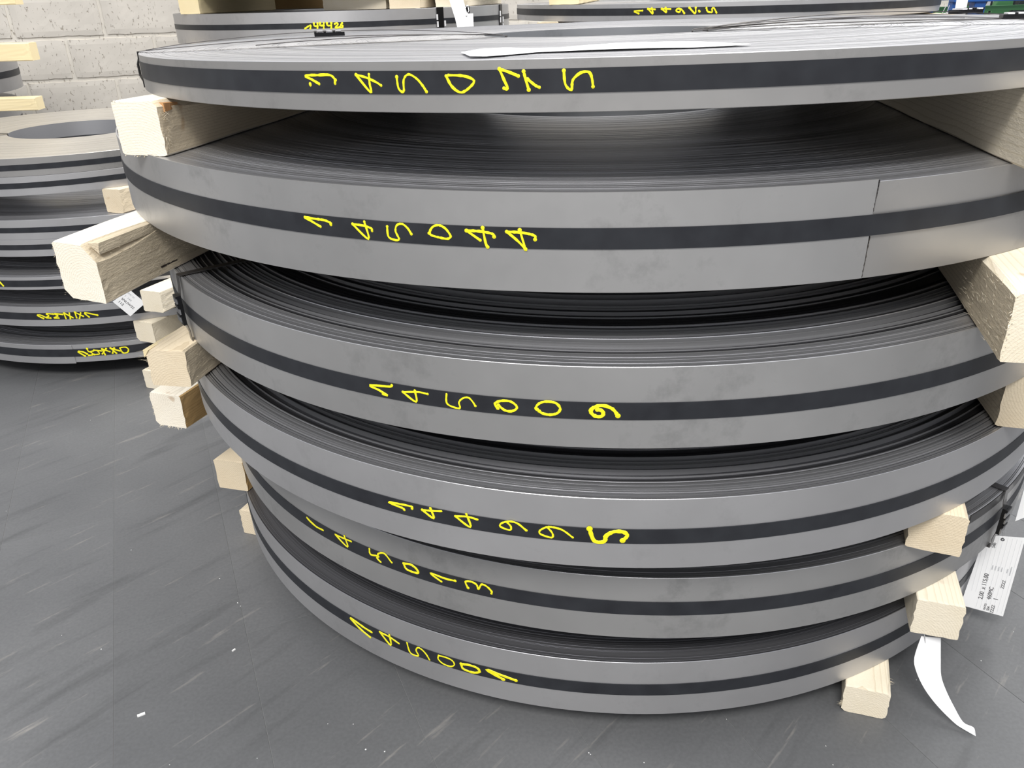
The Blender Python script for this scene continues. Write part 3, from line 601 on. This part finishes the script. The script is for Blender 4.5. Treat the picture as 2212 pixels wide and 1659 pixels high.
# ------------------------------------------------------------------ timbers between the coils
def timber(label, fl, fr, deg, L, ztop, zbot, mt, seed, cham=(.003, .003, .003, .003), rough=.0006, jag=.0012, group=None, side=None, pith=None, left=None):
    """fl, fr: plan position of the left and right corner of the sawn front end; runs back in direction deg.
    ztop/zbot: functions (x,y)->height, so the timber bears on the coils above and below.
    pith: heart of the tree relative to the middle of the section (right, up); side/left: other material on that face"""
    r_ = random.Random(seed)
    fl = Vector((*fl, 0)); fr = Vector((*fr, 0)); d = Vector((math.cos(math.radians(deg)), math.sin(math.radians(deg)), 0))
    sd = Vector((d.y, -d.x, 0)); w = abs((fr - fl).dot(sd)); skew = (fr - fl).dot(d)
    o_ = fl; zt0 = ztop(fl.x, fl.y); zb0 = zbot(fl.x, fl.y); H = zt0 - zb0
    V, F, FM = [], [], []
    us = [0, .005, .015] + [.03 + (L - .05) * k / 22 for k in range(23)] + [L - .006, L]
    n = 32
    for iu, u in enumerate(us):
        c0, c1, c2, c3 = [c * (1 + .35 * math.sin(u * 23 + k * 2 + seed)) for k, c in enumerate(cham)]
        Q = [(c0, 0.0), (w - c1, 0.0), (w, c1), (w, H - c2), (w - c2, H), (c3, H), (0.0, H - c3), (0.0, c0)]
        sec = []
        for a, b, m_ in ((0, 1, 7), (1, 2, 1), (2, 3, 7), (3, 4, 1), (4, 5, 7), (5, 6, 1), (6, 7, 7), (7, 0, 1)):
            for k in range(m_):
                t = k / m_; sec.append((Q[a][0] + (Q[b][0] - Q[a][0]) * t, Q[a][1] + (Q[b][1] - Q[a][1]) * t))
        for k, (y, z) in enumerate(sec):
            top = 15 < k <= 23; bot = k < 8
            ny = 0 if (top or bot) else r_.gauss(0, rough * .5)
            if iu == 0: ny += r_.uniform(-jag, jag) * (0 if top or bot else 1)
            p = o_ + d * (u + skew * (y / w) * (1 - u / L)) + sd * (y + ny)
            f = z / H
            zz = zbot(p.x, p.y) * (1 - f) + ztop(p.x, p.y) * f
            if iu == 0 and (top or bot): zz += r_.uniform(0, jag) * (-1 if top else 1)
            V.append((p.x, p.y, zz + ZF))
    for i in range(len(us) - 1):
        for k in range(n):
            F.append([i * n + k, i * n + (k + 1) % n, (i + 1) * n + (k + 1) % n, (i + 1) * n + k])
            FM.append(1 if (side and 7 < k < 16) or (left and 23 < k < 32) else 0)
    for e in (0, len(us) - 1):
        F.append([e * n + k for k in (range(n) if e else range(n - 1, -1, -1))]); FM.append(0)
    if pith is None: pith = (r_.choice((-1, 1)) * r_.uniform(.02, .07), r_.uniform(-.08, -.02))
    Rz = Matrix.Rotation(math.radians(deg), 4, 'Z')
    org = o_ + sd * (w / 2 + pith[0]) + Vector((0, 0, (zt0 + zb0) / 2 + ZF + pith[1]))
    T = Matrix.Translation(org) @ Rz; Ti = T.inverted()
    ob = mesh_obj('timber_spacer', [Ti @ Vector(v) for v in V], F, [mt, side or left or mt], fm=FM)
    ob.matrix_world = T
    tag(ob, label, 'timber', group)
    ob_info[ob.name] = (o_, d, sd, w, zt0, zb0, Ti)
    return ob
ob_info = {}

def splinters(ob, spots, seed, mt=None):
    """frayed fibres: spots = (u along, side 0..1, height 0..1, direction (u,side,up), length, count, spread)"""
    o_, d, sd, w, zt, zb, Ti = ob_info[ob.name]; r_ = random.Random(seed); V, F = [], []
    for u, y, z, dr, ln, cnt, (su, sy, sz) in spots:
        for k in range(cnt):
            p = o_ + d * (u + r_.uniform(-su, su)) + sd * (w * y + r_.uniform(-sy, sy)) + Vector((0, 0, zb + (zt - zb) * z + ZF + r_.uniform(-sz, sz)))
            q = (d * (dr[0] + r_.uniform(-.5, .5)) + sd * (dr[1] + r_.uniform(-.5, .5)) + Vector((0, 0, dr[2] + r_.uniform(-.5, .5)))).normalized() * ln * r_.uniform(.4, 1.2)
            a = q.cross(Vector((.3, .2, .9))).normalized() * .0007; c = q.cross(a).normalized() * .0006
            b = len(V); V += [p - a, p + a, p + c, p + q]; F += [[b, b + 1, b + 2], [b, b + 1, b + 3], [b + 1, b + 2, b + 3], [b + 2, b, b + 3]]
    s = mesh_obj('splinters', [Ti @ Vector(v) for v in V], F, mt or M_WOODP, ob); s['kind'] = 'stuff'
    return s

def prism(name, ob, u0, u1, tri, mt, seed=1, taper=0.0):
    """long piece of wood at a corner: tri = section points (side from left corner, height from bottom) in metres"""
    o_, d, sd, w, zt, zb, Ti = ob_info[ob.name]; V, F = [], []; r_ = random.Random(seed); m_ = len(tri); N_ = 9
    cy = sum(t[0] for t in tri) / m_; cz = sum(t[1] for t in tri) / m_
    for i in range(N_):
        u = u0 + (u1 - u0) * i / (N_ - 1); s = 1 - taper * i / (N_ - 1)
        for y, z in tri:
            p = o_ + d * (u + (r_.uniform(-.002, .002) if i == 0 else 0)) + sd * (cy + (y - cy) * s + r_.uniform(-.0003, .0003)) + Vector((0, 0, zb + ZF + cz + (z - cz) * s))
            V.append(Ti @ p)
    for i in range(N_ - 1):
        for k in range(m_): F.append([i * m_ + k, i * m_ + (k + 1) % m_, (i + 1) * m_ + (k + 1) % m_, (i + 1) * m_ + k])
    F += [list(range(m_))[::-1], [(N_ - 1) * m_ + k for k in range(m_)]]
    return mesh_obj(name, V, F, mt, ob)
def top_of(k): return lambda x, y: plane_z(k, x, y, True) + .0003
def bot_of(k): return lambda x, y: plane_z(k, x, y, False) - .0003
def flat(z): return lambda x, y: z

t1 = timber('left timber under the topmost front coil, end grain splintered', (-.565, 1.217), (-.490, 1.191), 77, 1.15, bot_of('A'), top_of('B'), M_WOODW, 1, (.003, .003, .012, .002), side=M_WOOD, pith=(-.02, -.09))
splinters(t1, [(.004, .97, .55, (-.3, .6, 0), .014, 26, (.006, .003, .022)), (.002, .97, .25, (-.4, .5, -.2), .010, 18, (.005, .003, .012)), (.0, .4, .0, (-1, 0, -.2), .004, 20, (.001, .030, .001)), (0, .35, 1.0, (-1, 0, .4), .004, 16, (.001, .025, .001))], 5)
prism('bark_piece', t1, .006, .045, [(.066, .058), (.081, .060), (.080, .072), (.068, .074)], mat('orange_bark', (.48, .25, .10), .8)[0], 3, .5)
timber('right timber under the topmost front coil, running out of the frame', (.600, .93), (.680, .92), 82, 1.5, bot_of('A'), top_of('B'), M_WOODP, 2, pith=(.05, -.06))
t3 = timber('big left timber with round growth rings and a long split, second layer', (-.684, 1.178), (-.6065, 1.142), 74, 1.25, bot_of('B'), top_of('C'), M_WOODW, 3, (.013, .002, .020, .003), side=M_WOODR, pith=(.002, -.012))
prism('split_strip', t3, -.001, .22, [(.0672, .0900), (.0842, .0735), (.0845, .0780), (.0842, .0902)], M_WOODR, 4, .25)
splinters(t3, [(.004, .86, .93, (-.4, .3, .7), .006, 14, (.006, .006, .004)), (.002, 0.0, .5, (-.6, -.8, 0), .004, 40, (.002, .001, .040)), (.10, 1.0, .5, (.2, .9, 0), .004, 60, (.09, .001, .035)), (0, .6, 0, (-.8, 0, -.5), .004, 24, (.001, .022, .001))], 6)
prism('knife_slot', t3, .120, .162, [(.0835, .0145), (.0844, .0145), (.0844, .0175), (.0835, .0175)], mat('slot_dark', (.03, .02, .015), .9)[0], 5, .3)
t4 = timber('right timber of the second layer, rough fibrous side, at the photo edge', (.566, .839), (.650, .817), 75, 1.75, bot_of('B'), top_of('C'), M_WOODP, 4, (.002, .002, .002, .006), left=M_WOODR, pith=(.03, -.07))
splinters(t4, [(.10, 0, .5, (0, -.7, .6), .007, 110, (.10, .001, .040)), (.001, .02, .5, (-.8, -.5, 0), .005, 30, (.002, .002, .040))], 7)
t5 = timber('left timber of the third layer, knot on its end, frayed left edge', (-.608, 1.226), (-.5405, 1.217), 77, 1.2, bot_of('C'), top_of('D'), M_WOOD, 5, (.002, .002, .003, .002), side=M_WOODR, pith=(.01, -.045))
splinters(t5, [(.002, .0, .85, (-.3, -1, .2), .016, 8, (.003, .001, .010)), (.003, .0, .5, (-.3, -1, 0), .007, 26, (.003, .001, .030)), (.05, 1.0, .5, (.2, .9, 0), .004, 24, (.04, .001, .030))], 8)
prism('split_strip', t5, .0, .12, [(-.0045, .052), (-.0035, .0665), (.007, .0668)], M_WOODY, 9, .5)
timber('right timber of the third layer, cut off by the photo edge', (.710, 1.023), (.788, .999), 80, 1.4, bot_of('C'), top_of('D'), M_WOOD, 6, left=M_WOODR, pith=(.04, .05))
t7 = timber('left timber of the fourth layer, bright end and brown side', (-.7215, 1.429), (-.6525, 1.406), 70, .9, bot_of('D'), top_of('E'), M_WOODW, 7, (.006, .002, .003, .002), side=M_WOODB, pith=(.01, .02))
splinters(t7, [(.001, .5, .0, (-.8, 0, -.5), .005, 22, (.001, .03, .001)), (.001, .0, .5, (-.6, -.8, 0), .003, 22, (.001, .001, .03))], 9)
timber('right timber of the fourth layer, above the hanging white card', (.595, .984), (.6635, .955), 69, 1.6, bot_of('D'), top_of('E'), M_WOOD, 8, (.002, .002, .006, .002), pith=(-.06, .09))
timber('left timber of the fifth layer, small square end above the wire', (-.646, 1.480), (-.578, 1.4615), 68, .85, bot_of('E'), top_of('F'), M_WOOD, 9, (.002, .002, .002, .002), side=M_WOODB, pith=(.06, .08))
timber('right timber of the fifth layer, square pale end beside the white card', (.6435, .9965), (.711, .9745), 72, 1.6, bot_of('E'), top_of('F'), M_WOODP, 10, (.002, .002, .002, .002), pith=(-.05, -.045))
timber('left timber on the floor under the lowest front coil, wire stub on top', (-.647, 1.561), (-.577, 1.536), 68, .9, bot_of('F'), flat(-ZF), M_WOOD, 11, pith=(.02, -.05))
t12 = timber('right timber on the floor under the lowest front coil', (.556, .995), (.624, .972), 69, 1.6, bot_of('F'), flat(-ZF), M_WOODP, 12, (.008, .004, .006, .002), pith=(-.02, -.04))
splinters(t12, [(.001, .0, .3, (-.4, -1, 0), .008, 10, (.002, .001, .006)), (.04, 1.0, .95, (-.2, 1, 0), .010, 6, (.01, .001, .004))], 10)

GH = 'timbers of the left stack'
timber('short timber high in the left stack, half in shadow', (-1.240, 2.478), (-1.180, 2.460), 66, .9, bot_of('L2'), top_of('L3'), M_WOOD, 13)
timber('timber in the left stack hidden behind the big split timber', (-1.26, 2.49), (-1.19, 2.46), 68, 1.2, bot_of('L4'), top_of('L5'), M_WOOD, 14)
timber('timber beside the hanging tag, upper one in the left stack near the floor', (-1.147, 2.371), (-1.077, 2.349), 66, 1.2, bot_of('L5'), top_of('L6'), M_WOODP, 15, (.003, .006, .002, .002))
timber('timber on the lowest coil of the left stack, rounded lower corner', (-1.241, 2.470), (-1.169, 2.441), 66, 1.2, bot_of('L6'), top_of('L7'), M_WOODP, 16, (.012, .003, .003, .003))
timber('timber on the floor under the left stack, mostly hidden', (-1.203, 2.375), (-1.133, 2.350), 66, 1.3, bot_of('L7'), flat(-ZF), M_WOODP, 17)
timber('rear timber carrying the left stack on its far left side', (-2.02, 2.86), (-1.95, 2.83), 66, 1.2, bot_of('L7'), flat(-ZF), M_WOOD, 18)
# far left stack
timber('yellow timber on top of the coil at the far left edge', (-1.975, 3.64), (-1.985, 3.72), 178, 1.7, flat(-.135), flat(-.2047), M_WOODY, 19)
timber('yellow timber under the coil at the far left edge', (-2.020, 3.66), (-2.030, 3.74), 178, 1.7, flat(-.3523), flat(-.4050), M_WOODY, 20)
timber('yellow timber at the very top left corner of the photo', (-1.995, 3.66), (-2.005, 3.74), 178, 1.7, flat(.08), flat(.0093), M_WOODY, 21)
# back stacks
timber('timber on the left of the wide back coil, cut by the top edge', (-1.640, 4.52), (-1.530, 4.49), 80, .9, flat(.035), top_of('M1'), M_WOODY, 22)
timber('pale timber lying across the wide back coil, seen from the side', (-.90, 4.48), (-.575, 4.42), 80, .10, flat(.035), flat(-.0545), M_WOODP, 23)
timber('timber end on the wide back coil left of the white strip', (-.545, 4.31), (-.400, 4.36), 78, 1.2, flat(.035), top_of('M1'), M_WOOD, 24)
timber('timber end on the wide back coil right of the white strip', (-.330, 4.44), (-.190, 4.50), 78, 1.0, flat(.035), top_of('M1'), M_WOODP, 25)
timber('timber under the wide back coil, a thin pale edge showing', (-1.72, 4.42), (-1.60, 4.38), 78, 1.4, bot_of('M1'), flat(-.27), M_WOOD, 26)
timber('right timber under the wide back coil', (-.52, 4.25), (-.42, 4.22), 78, 1.7, bot_of('M1'), flat(-.27), M_WOOD, 27)
timber('left timber under the narrow back coil, end showing by the gap', (.135, 3.40), (.215, 3.38), 78, 1.3, bot_of('R1'), flat(-.170), M_WOOD, 28)
timber('white timber end under the narrow back coil', (1.180, 2.990), (1.265, 2.975), 80, 1.6, bot_of('R1'), flat(-.170), M_WOODP, 29)
timber('broad timber under the right end of the narrow back coil', (1.300, 3.02), (1.640, 3.10), 80, 1.2, flat(-.1095), flat(-.170), M_WOOD, 30)
timber('timber end on top of the narrow back coil', (.185, 3.44), (.300, 3.42), 80, 1.2, flat(.03), top_of('R1'), M_WOODY, 31)

# plain coils below, down to the floor, so the back stacks stand on something
def support(cx, cy, R, ztop, n, names):
    z = ztop
    hh = (z + ZF - .07 * n) / n
    for k in range(n):
        key = names + str(k)
        zb = z - hh
        coil(key, 'plain steel coil low in a back stack, hidden behind the front stack', cx, cy, z, zb, R, .3, (.012, -.012), 'smooth', 60 + k, 0, segs=96, group='hidden coils low in the back stacks')
        nx = zb - .07 if k < n - 1 else -ZF
        for q in (-.45, .45):
            tt = timber('short timber low in a back stack, hidden behind the front stack', (cx + q - .04, cy - R - .03), (cx + q + .04, cy - R - .03), 90, 2 * R * .9, flat(zb - .0003), flat(nx + (.0003 if k < n - 1 else 0)), M_WOOD, 70 + k, group='hidden timbers low in the back stacks')
        z = nx
support(-.905, 5.15, .92, -.2703, 4, 'N')
support(.955, 3.9, .87, -.1703, 4, 'P')
support(-3.105, 3.9, .76, -.4053, 3, 'Q')
# coils resting on the timbers above the frame, their undersides closing the dark gap
timber('added timber blocking light at the rear of the wide back coil', (-1.62, 5.62), (-.20, 5.62), 90, .09, flat(.035), flat(-.0545), M_WOODB, 35)  # added at the rear to keep light from passing through the gap
coil('M0', 'coil over the wide back coil, only its dark underside suggested', -.905, 5.2, .16, .0353, .93, .3, (.012, -.012), 'smooth', 51, .0, segs=128)
# ------------------------------------------------------------------ paper
def sheet(name, rows, mt, t=.0004, parent=None):
    """closed thin sheet from a grid of points"""
    V, F = [], []; a, b = len(rows), len(rows[0])
    P = [[Vector(p) for p in r_] for r_ in rows]
    def nrm(i, j):
        u = P[min(i + 1, a - 1)][j] - P[max(i - 1, 0)][j]; v = P[i][min(j + 1, b - 1)] - P[i][max(j - 1, 0)]
        n = u.cross(v); return n.normalized() if n.length > 1e-9 else Vector((0, 0, 1))
    for s in (0, 1):
        for i in range(a):
            for j in range(b): V.append(P[i][j] + nrm(i, j) * t * s)
    o = a * b
    for i in range(a - 1):
        for j in range(b - 1):
            q = [i * b + j, i * b + j + 1, (i + 1) * b + j + 1, (i + 1) * b + j]
            F.append(q); F.append([x + o for x in q[::-1]])
    rim = [j for j in range(b)] + [i * b + b - 1 for i in range(1, a)] + [(a - 1) * b + j for j in range(b - 2, -1, -1)] + [i * b for i in range(a - 2, 0, -1)]
    for k in range(len(rim)): F.append([rim[k], rim[(k + 1) % len(rim)], rim[(k + 1) % len(rim)] + o, rim[k] + o])
    return mesh_obj(name, V, F, mt, parent, smooth=40)
def lerp(a, b, t): return tuple(x + (y - x) * t for x, y in zip(a, b))

# long paper strip lying on the top coil, wavy, its left corner over the rim
near = [(-.0512, 1.0582), (-.0368, .9564), (-.0187, .9498), (.0126, .9843), (.0404, 1.0116), (.0888, 1.005), (.131, 1.0008), (.1688, 1.0012), (.2197, .9951), (.254, .9978), (.287, 1.0050)]
far = [(-.0500, 1.0620), (-.0284, 1.1256), (.0026, 1.1417), (.038, 1.1078), (.0732, 1.1017), (.1125, 1.132), (.1548, 1.1552), (.1934, 1.1586), (.2453, 1.1431), (.2703, 1.0908), (.290, 1.0100)]
rows = []
for i in range(7):
    t = i / 6; r_ = []
    for k in range(11):
        x, y = lerp(near[k], far[k], t)
        z = plane_z('A', x, y, True) + ZF + .0008 + .0012 * (.5 + .5 * math.sin(k * 1.25 + .4)) * (1 - .4 * t)
        r_.append((x, y, z))
    rows.append(r_)
tag(sheet('paper_strip', rows, M_PAPER), 'long white paper strip lying wavy along the rim of the topmost coil', 'paper strip')

def text_mesh(txt, size, mt, M, parent, name='printed_line', shear=0.0, ext=.00015):
    cu = bpy.data.curves.new('t', 'FONT'); cu.body = txt; cu.size = size; cu.extrude = ext; cu.shear = shear
    to = bpy.data.objects.new('t', cu); COL.objects.link(to)
    dg = bpy.context.evaluated_depsgraph_get(); me = bpy.data.meshes.new_from_object(to.evaluated_get(dg))
    bpy.data.objects.remove(to); bpy.data.curves.remove(cu)
    me.materials.clear(); me.materials.append(mt)
    o = bpy.data.objects.new(name, me); COL.objects.link(o); o.parent = parent
    o.matrix_parent_inverse = Matrix.Identity(4); o.matrix_local = M
    return o

def card(label, org, ux, uz, poly, hole, t=.0005, cat='tag', bend=0.0):
    """flat tag: poly in (u,v) metres; ux, uz unit vectors; normal = ux x uz; origin at org"""
    ux = Vector(ux).normalized(); uz = Vector(uz).normalized(); n = ux.cross(uz).normalized(); uz = n.cross(ux)
    root = empty('coil_tag', org); root.matrix_world = Matrix.Translation(Vector(org)) @ Matrix((ux, uz, n)).transposed().to_4x4()
    tag(root, label, cat)
    bm = bmesh.new(); vs_ = [bm.verts.new((p[0], p[1], 0)) for p in poly]; f = bm.faces.new(vs_)
    r_ = bmesh.ops.extrude_face_region(bm, geom=[f])
    for v in [g for g in r_['geom'] if isinstance(g, bmesh.types.BMVert)]: v.co.z = -t
    bmesh.ops.recalc_face_normals(bm, faces=bm.faces)
    me = bpy.data.meshes.new('card'); bm.to_mesh(me); bm.free(); me.materials.append(M_PAPER)
    c = bpy.data.objects.new('card', me); COL.objects.link(c); c.parent = root
    if hole:
        V, F = [], []
        for k in range(12):
            a = k * math.pi / 6
            V.append((hole[0] + .0032 * math.cos(a), hole[1] + .0032 * math.sin(a), .0004)); V.append((hole[0] + .0016 * math.cos(a), hole[1] + .0016 * math.sin(a), .0004))
            V.append((hole[0] + .0032 * math.cos(a), hole[1] + .0032 * math.sin(a), .0)); 
        for k in range(12):
            q = (k + 1) % 12; F.append([3 * k, 3 * k + 1, 3 * q + 1, 3 * q]); F.append([3 * k + 2, 3 * k, 3 * q, 3 * q + 2])
        mesh_obj('eyelet', V, F, M_INK, root)
    return root, c

# card 1: printed coil card, right of the front stack, lines running upwards
P_BR = Vector((.9205, 1.1600, .0491)); P_TR = Vector((.9171, 1.1619, .2329))
root, c1 = card('white printed card on a wire at the right, reading 2,00 x 115,00', P_BR, (.866, -.5, .02), (P_TR - P_BR), [(0, 0), (.000, .182), (-.046, .172), (-.064, .126), (-.072, 0.0)], (-.033, .168))
up90 = Matrix.Rotation(math.pi / 2, 4, 'Z')
def line(txt, u, v, size, mt=M_INK, root=root, name='printed_line', z=.0003): return text_mesh(txt, size, mt, Matrix.Translation((u, v, z)) @ up90, root, name)
line('2,00  x 115,00', -.0395, .026, .0105)
line('460MC', -.0265, .030, .0100)
line('1', -.0150, .032, .0110)
line('MATES', -.0305, .004, .0050)
line('S04', -.0240, .004, .0070)
line('ZZZZ', -.0170, .001, .0075)
line('ZZZZ', -.0110, .062, .0075)
line('S4b', -.0410, .146, .0080)
for u, v, n_ in ((-.036, .098, 5), (-.031, .098, 6), (-.026, .098, 6), (-.021, .098, 5), (-.012, .098, 6), (-.007, .094, 9)):
    line('nmiou' * 2 if n_ > 6 else 'nmiou', u, v, .0040, M_INKG)
V, F = [], []
for k in range(9): box(V, F, (-.004 - .007 * k, .09, .0002), (.0004, .17 if k < 7 else .10, .0002))
mesh_obj('ruled_line', V, F, mat('rule_grey', (.72, .73, .75), .6)[0], root)
V, F = [], []
Mi = root.matrix_world.inverted()
hole_w = root.matrix_world @ Vector((-.033, .168, 0))
pts = [hole_w + Vector((0, 0, -.001)), hole_w + Vector((-.001, .002, .012)), Vector((.878, 1.178, .252)), Vector((.868, 1.166, .275)), Vector((.880, 1.181, .252)), hole_w + Vector((.003, .001, .012)), hole_w + Vector((0, 0, -.001))]
tube(V, F, [Mi @ Vector(p) for p in pts], .0007)
mesh_obj('wire_loop', V, F, M_WIRE, root)

# card 2: long curled label, right foreground near the floor
Lf = [(.667, 1.0, .1613), (.660, .993, .1213), (.664, .985, .098), (.6793, .975, .0678), (.7024, .965, .038), (.7269, .950, .0159), (.7380, .942, .0105), (.7570, .931, .0040)]
Rt = [(.7004, 1.0, .156), (.7056, .993, .1144), (.7085, .985, .0858), (.7159, .975, .0642), (.730, .965, .037), (.7427, .950, .0158), (.7565, .942, .0120), (.7545, .932, .0125)]
rows = [[lerp(a, b, t) for t in (0, .25, .5, .75, 1)] for a, b in zip(smooth_line(Lf, 4), smooth_line(Rt, 4))]
o = sheet('curled_label', rows, M_PAPER); tag(o, 'long curled white label hanging to the floor at the lower right', 'label')
V, F = [], []; h0 = Vector(lerp(Lf[0], Rt[0], .25)); tube(V, F, [h0 + Vector((0, -.002, -.012)), h0 + Vector((-.004, -.003, .002)), h0 + Vector((-.006, .012, .022)), h0 + Vector((-.002, .02, .03))], .0007)
mesh_obj('wire_loop', V, F, M_WIRE, o)
V, F = [], []; b0 = Vector(lerp(Lf[0], Rt[0], .28)) + Vector((0, -.0012, -.014))
for k in range(10): V.append(b0 + Vector((.0018 * math.cos(k * .6283), 0, .0024 * math.sin(k * .6283))))
F.append(list(range(10))); mesh_obj('eyelet', V, F, M_INK, o)

# card 3: white tag cut by the right edge of the photo
root3, _ = card('corner of a white tag at the right photo edge above the printed card', (.9012, 1.1771, .2572), (.866, -.5, 0), (.16, -.05, .95), [(0, 0), (.030, .03), (.034, .082), (.010, .074), (-.001, .066)], None)

# tag in the left stack
rootL, _ = card('small white printed tag hanging on the left stack beside a timber', (-1.223, 2.425, .232), (.80, -.05, .60), (-.62, -.1, .78), [(0, 0), (.075, .0), (.075, .062), (0, .068)], None)
for k, (tx_, sz) in enumerate((('112', .013), ('SNUW22', .012), ('1  144', .010), ('2MC 01', .008))):
    text_mesh(tx_, sz, M_INK if k < 2 else M_INKG, Matrix.Translation((.012 + .016 * k, .058, .0003)) @ Matrix.Rotation(-math.pi / 2, 4, 'Z'), rootL, 'printed_line')
V, F = [], []; tube(V, F, [rootL.matrix_world.inverted() @ Vector(p) for p in ((-1.200, 2.418, .318), (-1.18, 2.43, .334), (-1.165, 2.45, .338))], .0007); mesh_obj('wire_loop', V, F, M_WIRE, rootL)

# long white strip and small card on the wide back coil
rows = [[(-.249, 4.19, ZF - .005), (-.184, 4.19, ZF - .005)], [(-.236, 4.17, ZF - .05), (-.171, 4.17, ZF - .05)], [(-.221, 4.16, ZF - .10), (-.158, 4.16, ZF - .10)], [(-.210, 4.15, ZF - .150), (-.147, 4.15, ZF - .150)]]
rows = [[(-.262, 4.19, ZF + .06), (-.200, 4.19, ZF + .06)]] + rows
tag(sheet('paper_strip', rows, M_PAPER), 'white paper strip hanging in front of the wide back coil', 'paper strip')
rootM, _ = card('small square white card on the wide back coil beside the strip', (-.178, 4.14, ZF - .150), (1, 0, 0), (0, 0, 1), [(0, 0), (.044, 0), (.044, .070), (0, .070)], (.012, .060))
V, F = [], []; tube(V, F, [(.012, .060, .001), (.004, .085, -.004), (.016, .105, -.01)], .0016); tube(V, F, [(.012, .060, .001), (.024, .082, -.004), (.020, .105, -.01)], .0016); mesh_obj('wire_loop', V, F, M_WIRE, rootM)
# tags at the right end of the narrow back coil
rootR, _ = card('white printed tag hanging beside the blue rack at the upper right', (1.690, 3.27, ZF - .120), (1, 0, 0), (-.06, 0, 1), [(0, 0), (.042, 0), (.040, .125), (-.004, .125)], None)
for k in range(3): text_mesh('uniomn', .009, M_INKG, Matrix.Translation((.012 + .011 * k, .105, .0004)) @ Matrix.Rotation(-math.pi / 2, 4, 'Z'), rootR, 'printed_line')
rootS, _ = card('small white card lying at the right end of the narrow back coil', (1.602, 3.25, ZF - .128), (1, 0, .05), (-.04, 0, 1), [(0, 0), (.085, 0), (.075, .022), (0, .017)], None)
V, F = [], []; tube(V, F, [(.030, .004, .001), (.034, .022, .001), (.044, .045, 0)], .0014); tube(V, F, [(.038, .004, .001), (.050, .024, .001), (.056, .045, 0)], .0014); mesh_obj('wire_loop', V, F, M_WIRE, rootS)
# wire stub on the lowest left timber
V, F = [], []; tube(V, F, [(-.6155, 1.5950, ZF - 1.0665), (-.6170, 1.590, ZF - 1.045), (-.626, 1.580, ZF - 1.022)], .0013)
o = mesh_obj('wire_stub', V, F, M_WIRE); tag(o, 'bright wire stub sticking up from the lowest left timber', 'wire')

# ------------------------------------------------------------------ machinery at the far right
rk = empty('blue_rack', (2.60, 4.75, 0)); tag(rk, 'blue painted steel rack at the far upper right', 'rack')
def part(name, c, s, mt, parent, R=None):
    V, F = [], []; box(V, F, Vector(c) - parent.location, s, R); o = mesh_obj(name, V, F, mt, parent)
    bv = o.modifiers.new('bevel', 'BEVEL'); bv.width = min(s) * .08; bv.segments = 2; return o
part('beam', (2.95, 4.70, ZF - .060), (1.10, .06, .085), M_BLUE, rk)
part('beam', (2.95, 5.30, ZF - .060), (1.10, .06, .085), M_BLUE, rk)
part('beam', (2.95, 4.70, ZF - .70), (1.10, .06, .085), M_BLUE, rk)
for x, y in ((2.555, 4.72), (3.45, 4.72), (2.555, 5.28), (3.45, 5.28)): part('post', (x, y, .62), (.060, .06, 1.24), M_BLUE, rk)
part('post', (2.430, 4.72, ZF - .0), (.045, .05, .35), M_BLUE, rk)
part('tie_bar', (2.49, 4.72, ZF - .09), (.14, .03, .03), M_BLUE, rk)
mc = empty('green_machine', (3.0, 5.6, 0)); tag(mc, 'green machine with dark slanting belts behind the blue rack', 'machine')
part('housing', (3.05, 5.95, .50), (1.2, .25, .94), M_GREEN, mc)
for k, (x, mt_) in enumerate(((2.62, M_GREEN), (2.93, M_RUBBER), (3.10, M_GREEN), (3.24, M_RUBBER), (3.42, M_GREEN), (3.56, M_RUBBER))):
    part('slanting_belt' if mt_ is M_RUBBER else 'slanting_plate', (x, 5.55, .86), (.10 if k else .16, .05, .75), mt_, mc, Matrix.Rotation(.42 if k else 0, 3, 'Y'))
for x in (2.80, 2.98, 3.12, 3.30, 3.48):
    V, F = [], []; tube(V, F, [(x - 3.0, -.2, 0.0), (x - 3.0 + .03, -.2, 1.10)], .006); mesh_obj('wire_rod', V, F, M_RUBBER, mc)
for z in (.55, .98): part('cross_bar', (3.10, 5.40, z), (1.1, .03, .03), M_GREEN, mc)
part('foot', (2.6, 5.9, .02), (.2, .3, .04), M_RUBBER, mc); part('foot', (3.5, 5.9, .02), (.2, .3, .04), M_RUBBER, mc)

# ------------------------------------------------------------------ chips and grit on the floor
V, F = [], []; r_ = random.Random(9)
def chip(x, y, s, z0=0.0):
    b = len(V); n = 5
    for k in range(n):
        a = k * 2 * math.pi / n + r_.random(); V.append((x + s * math.cos(a) * r_.uniform(.5, 1), y + s * math.sin(a) * r_.uniform(.5, 1), z0))
    V.append((x, y, z0 + s * .7))
    for k in range(n): F.append([b + k, b + (k + 1) % n, b + n])
    F.append([b + k for k in range(n)][::-1])
for k in range(90):
    x, y = r_.uniform(-1.3, 1.0), r_.uniform(.55, 2.2)
    chip(x, y, r_.uniform(.0009, .0022))
for k in range(30): chip(r_.uniform(-.1, .75), r_.uniform(.62, .93), r_.uniform(.0009, .002))
o = mesh_obj('floor_grit', V, F, M_CHIP); tag(o, 'scattered pale grit specks on the grey floor', 'grit', kind='stuff')
for x, y, s, a, lb in ((-.675, 1.027, .0065, .5, 'flat pale chip on the floor at the lower left'), (-.556, 1.178, .0035, .9, 'small pale chip on the floor nearer the front stack')):
    V, F = [], []; Rm = Matrix.Rotation(a, 3, 'Z')
    box(V, F, (x, y, .0011), (s * 2, s * .8, .0022), Rm); o = mesh_obj('plastic_chip', V, F, M_CHIP); tag(o, lb, 'chip')
# two bright flecks lying on the lowest coil
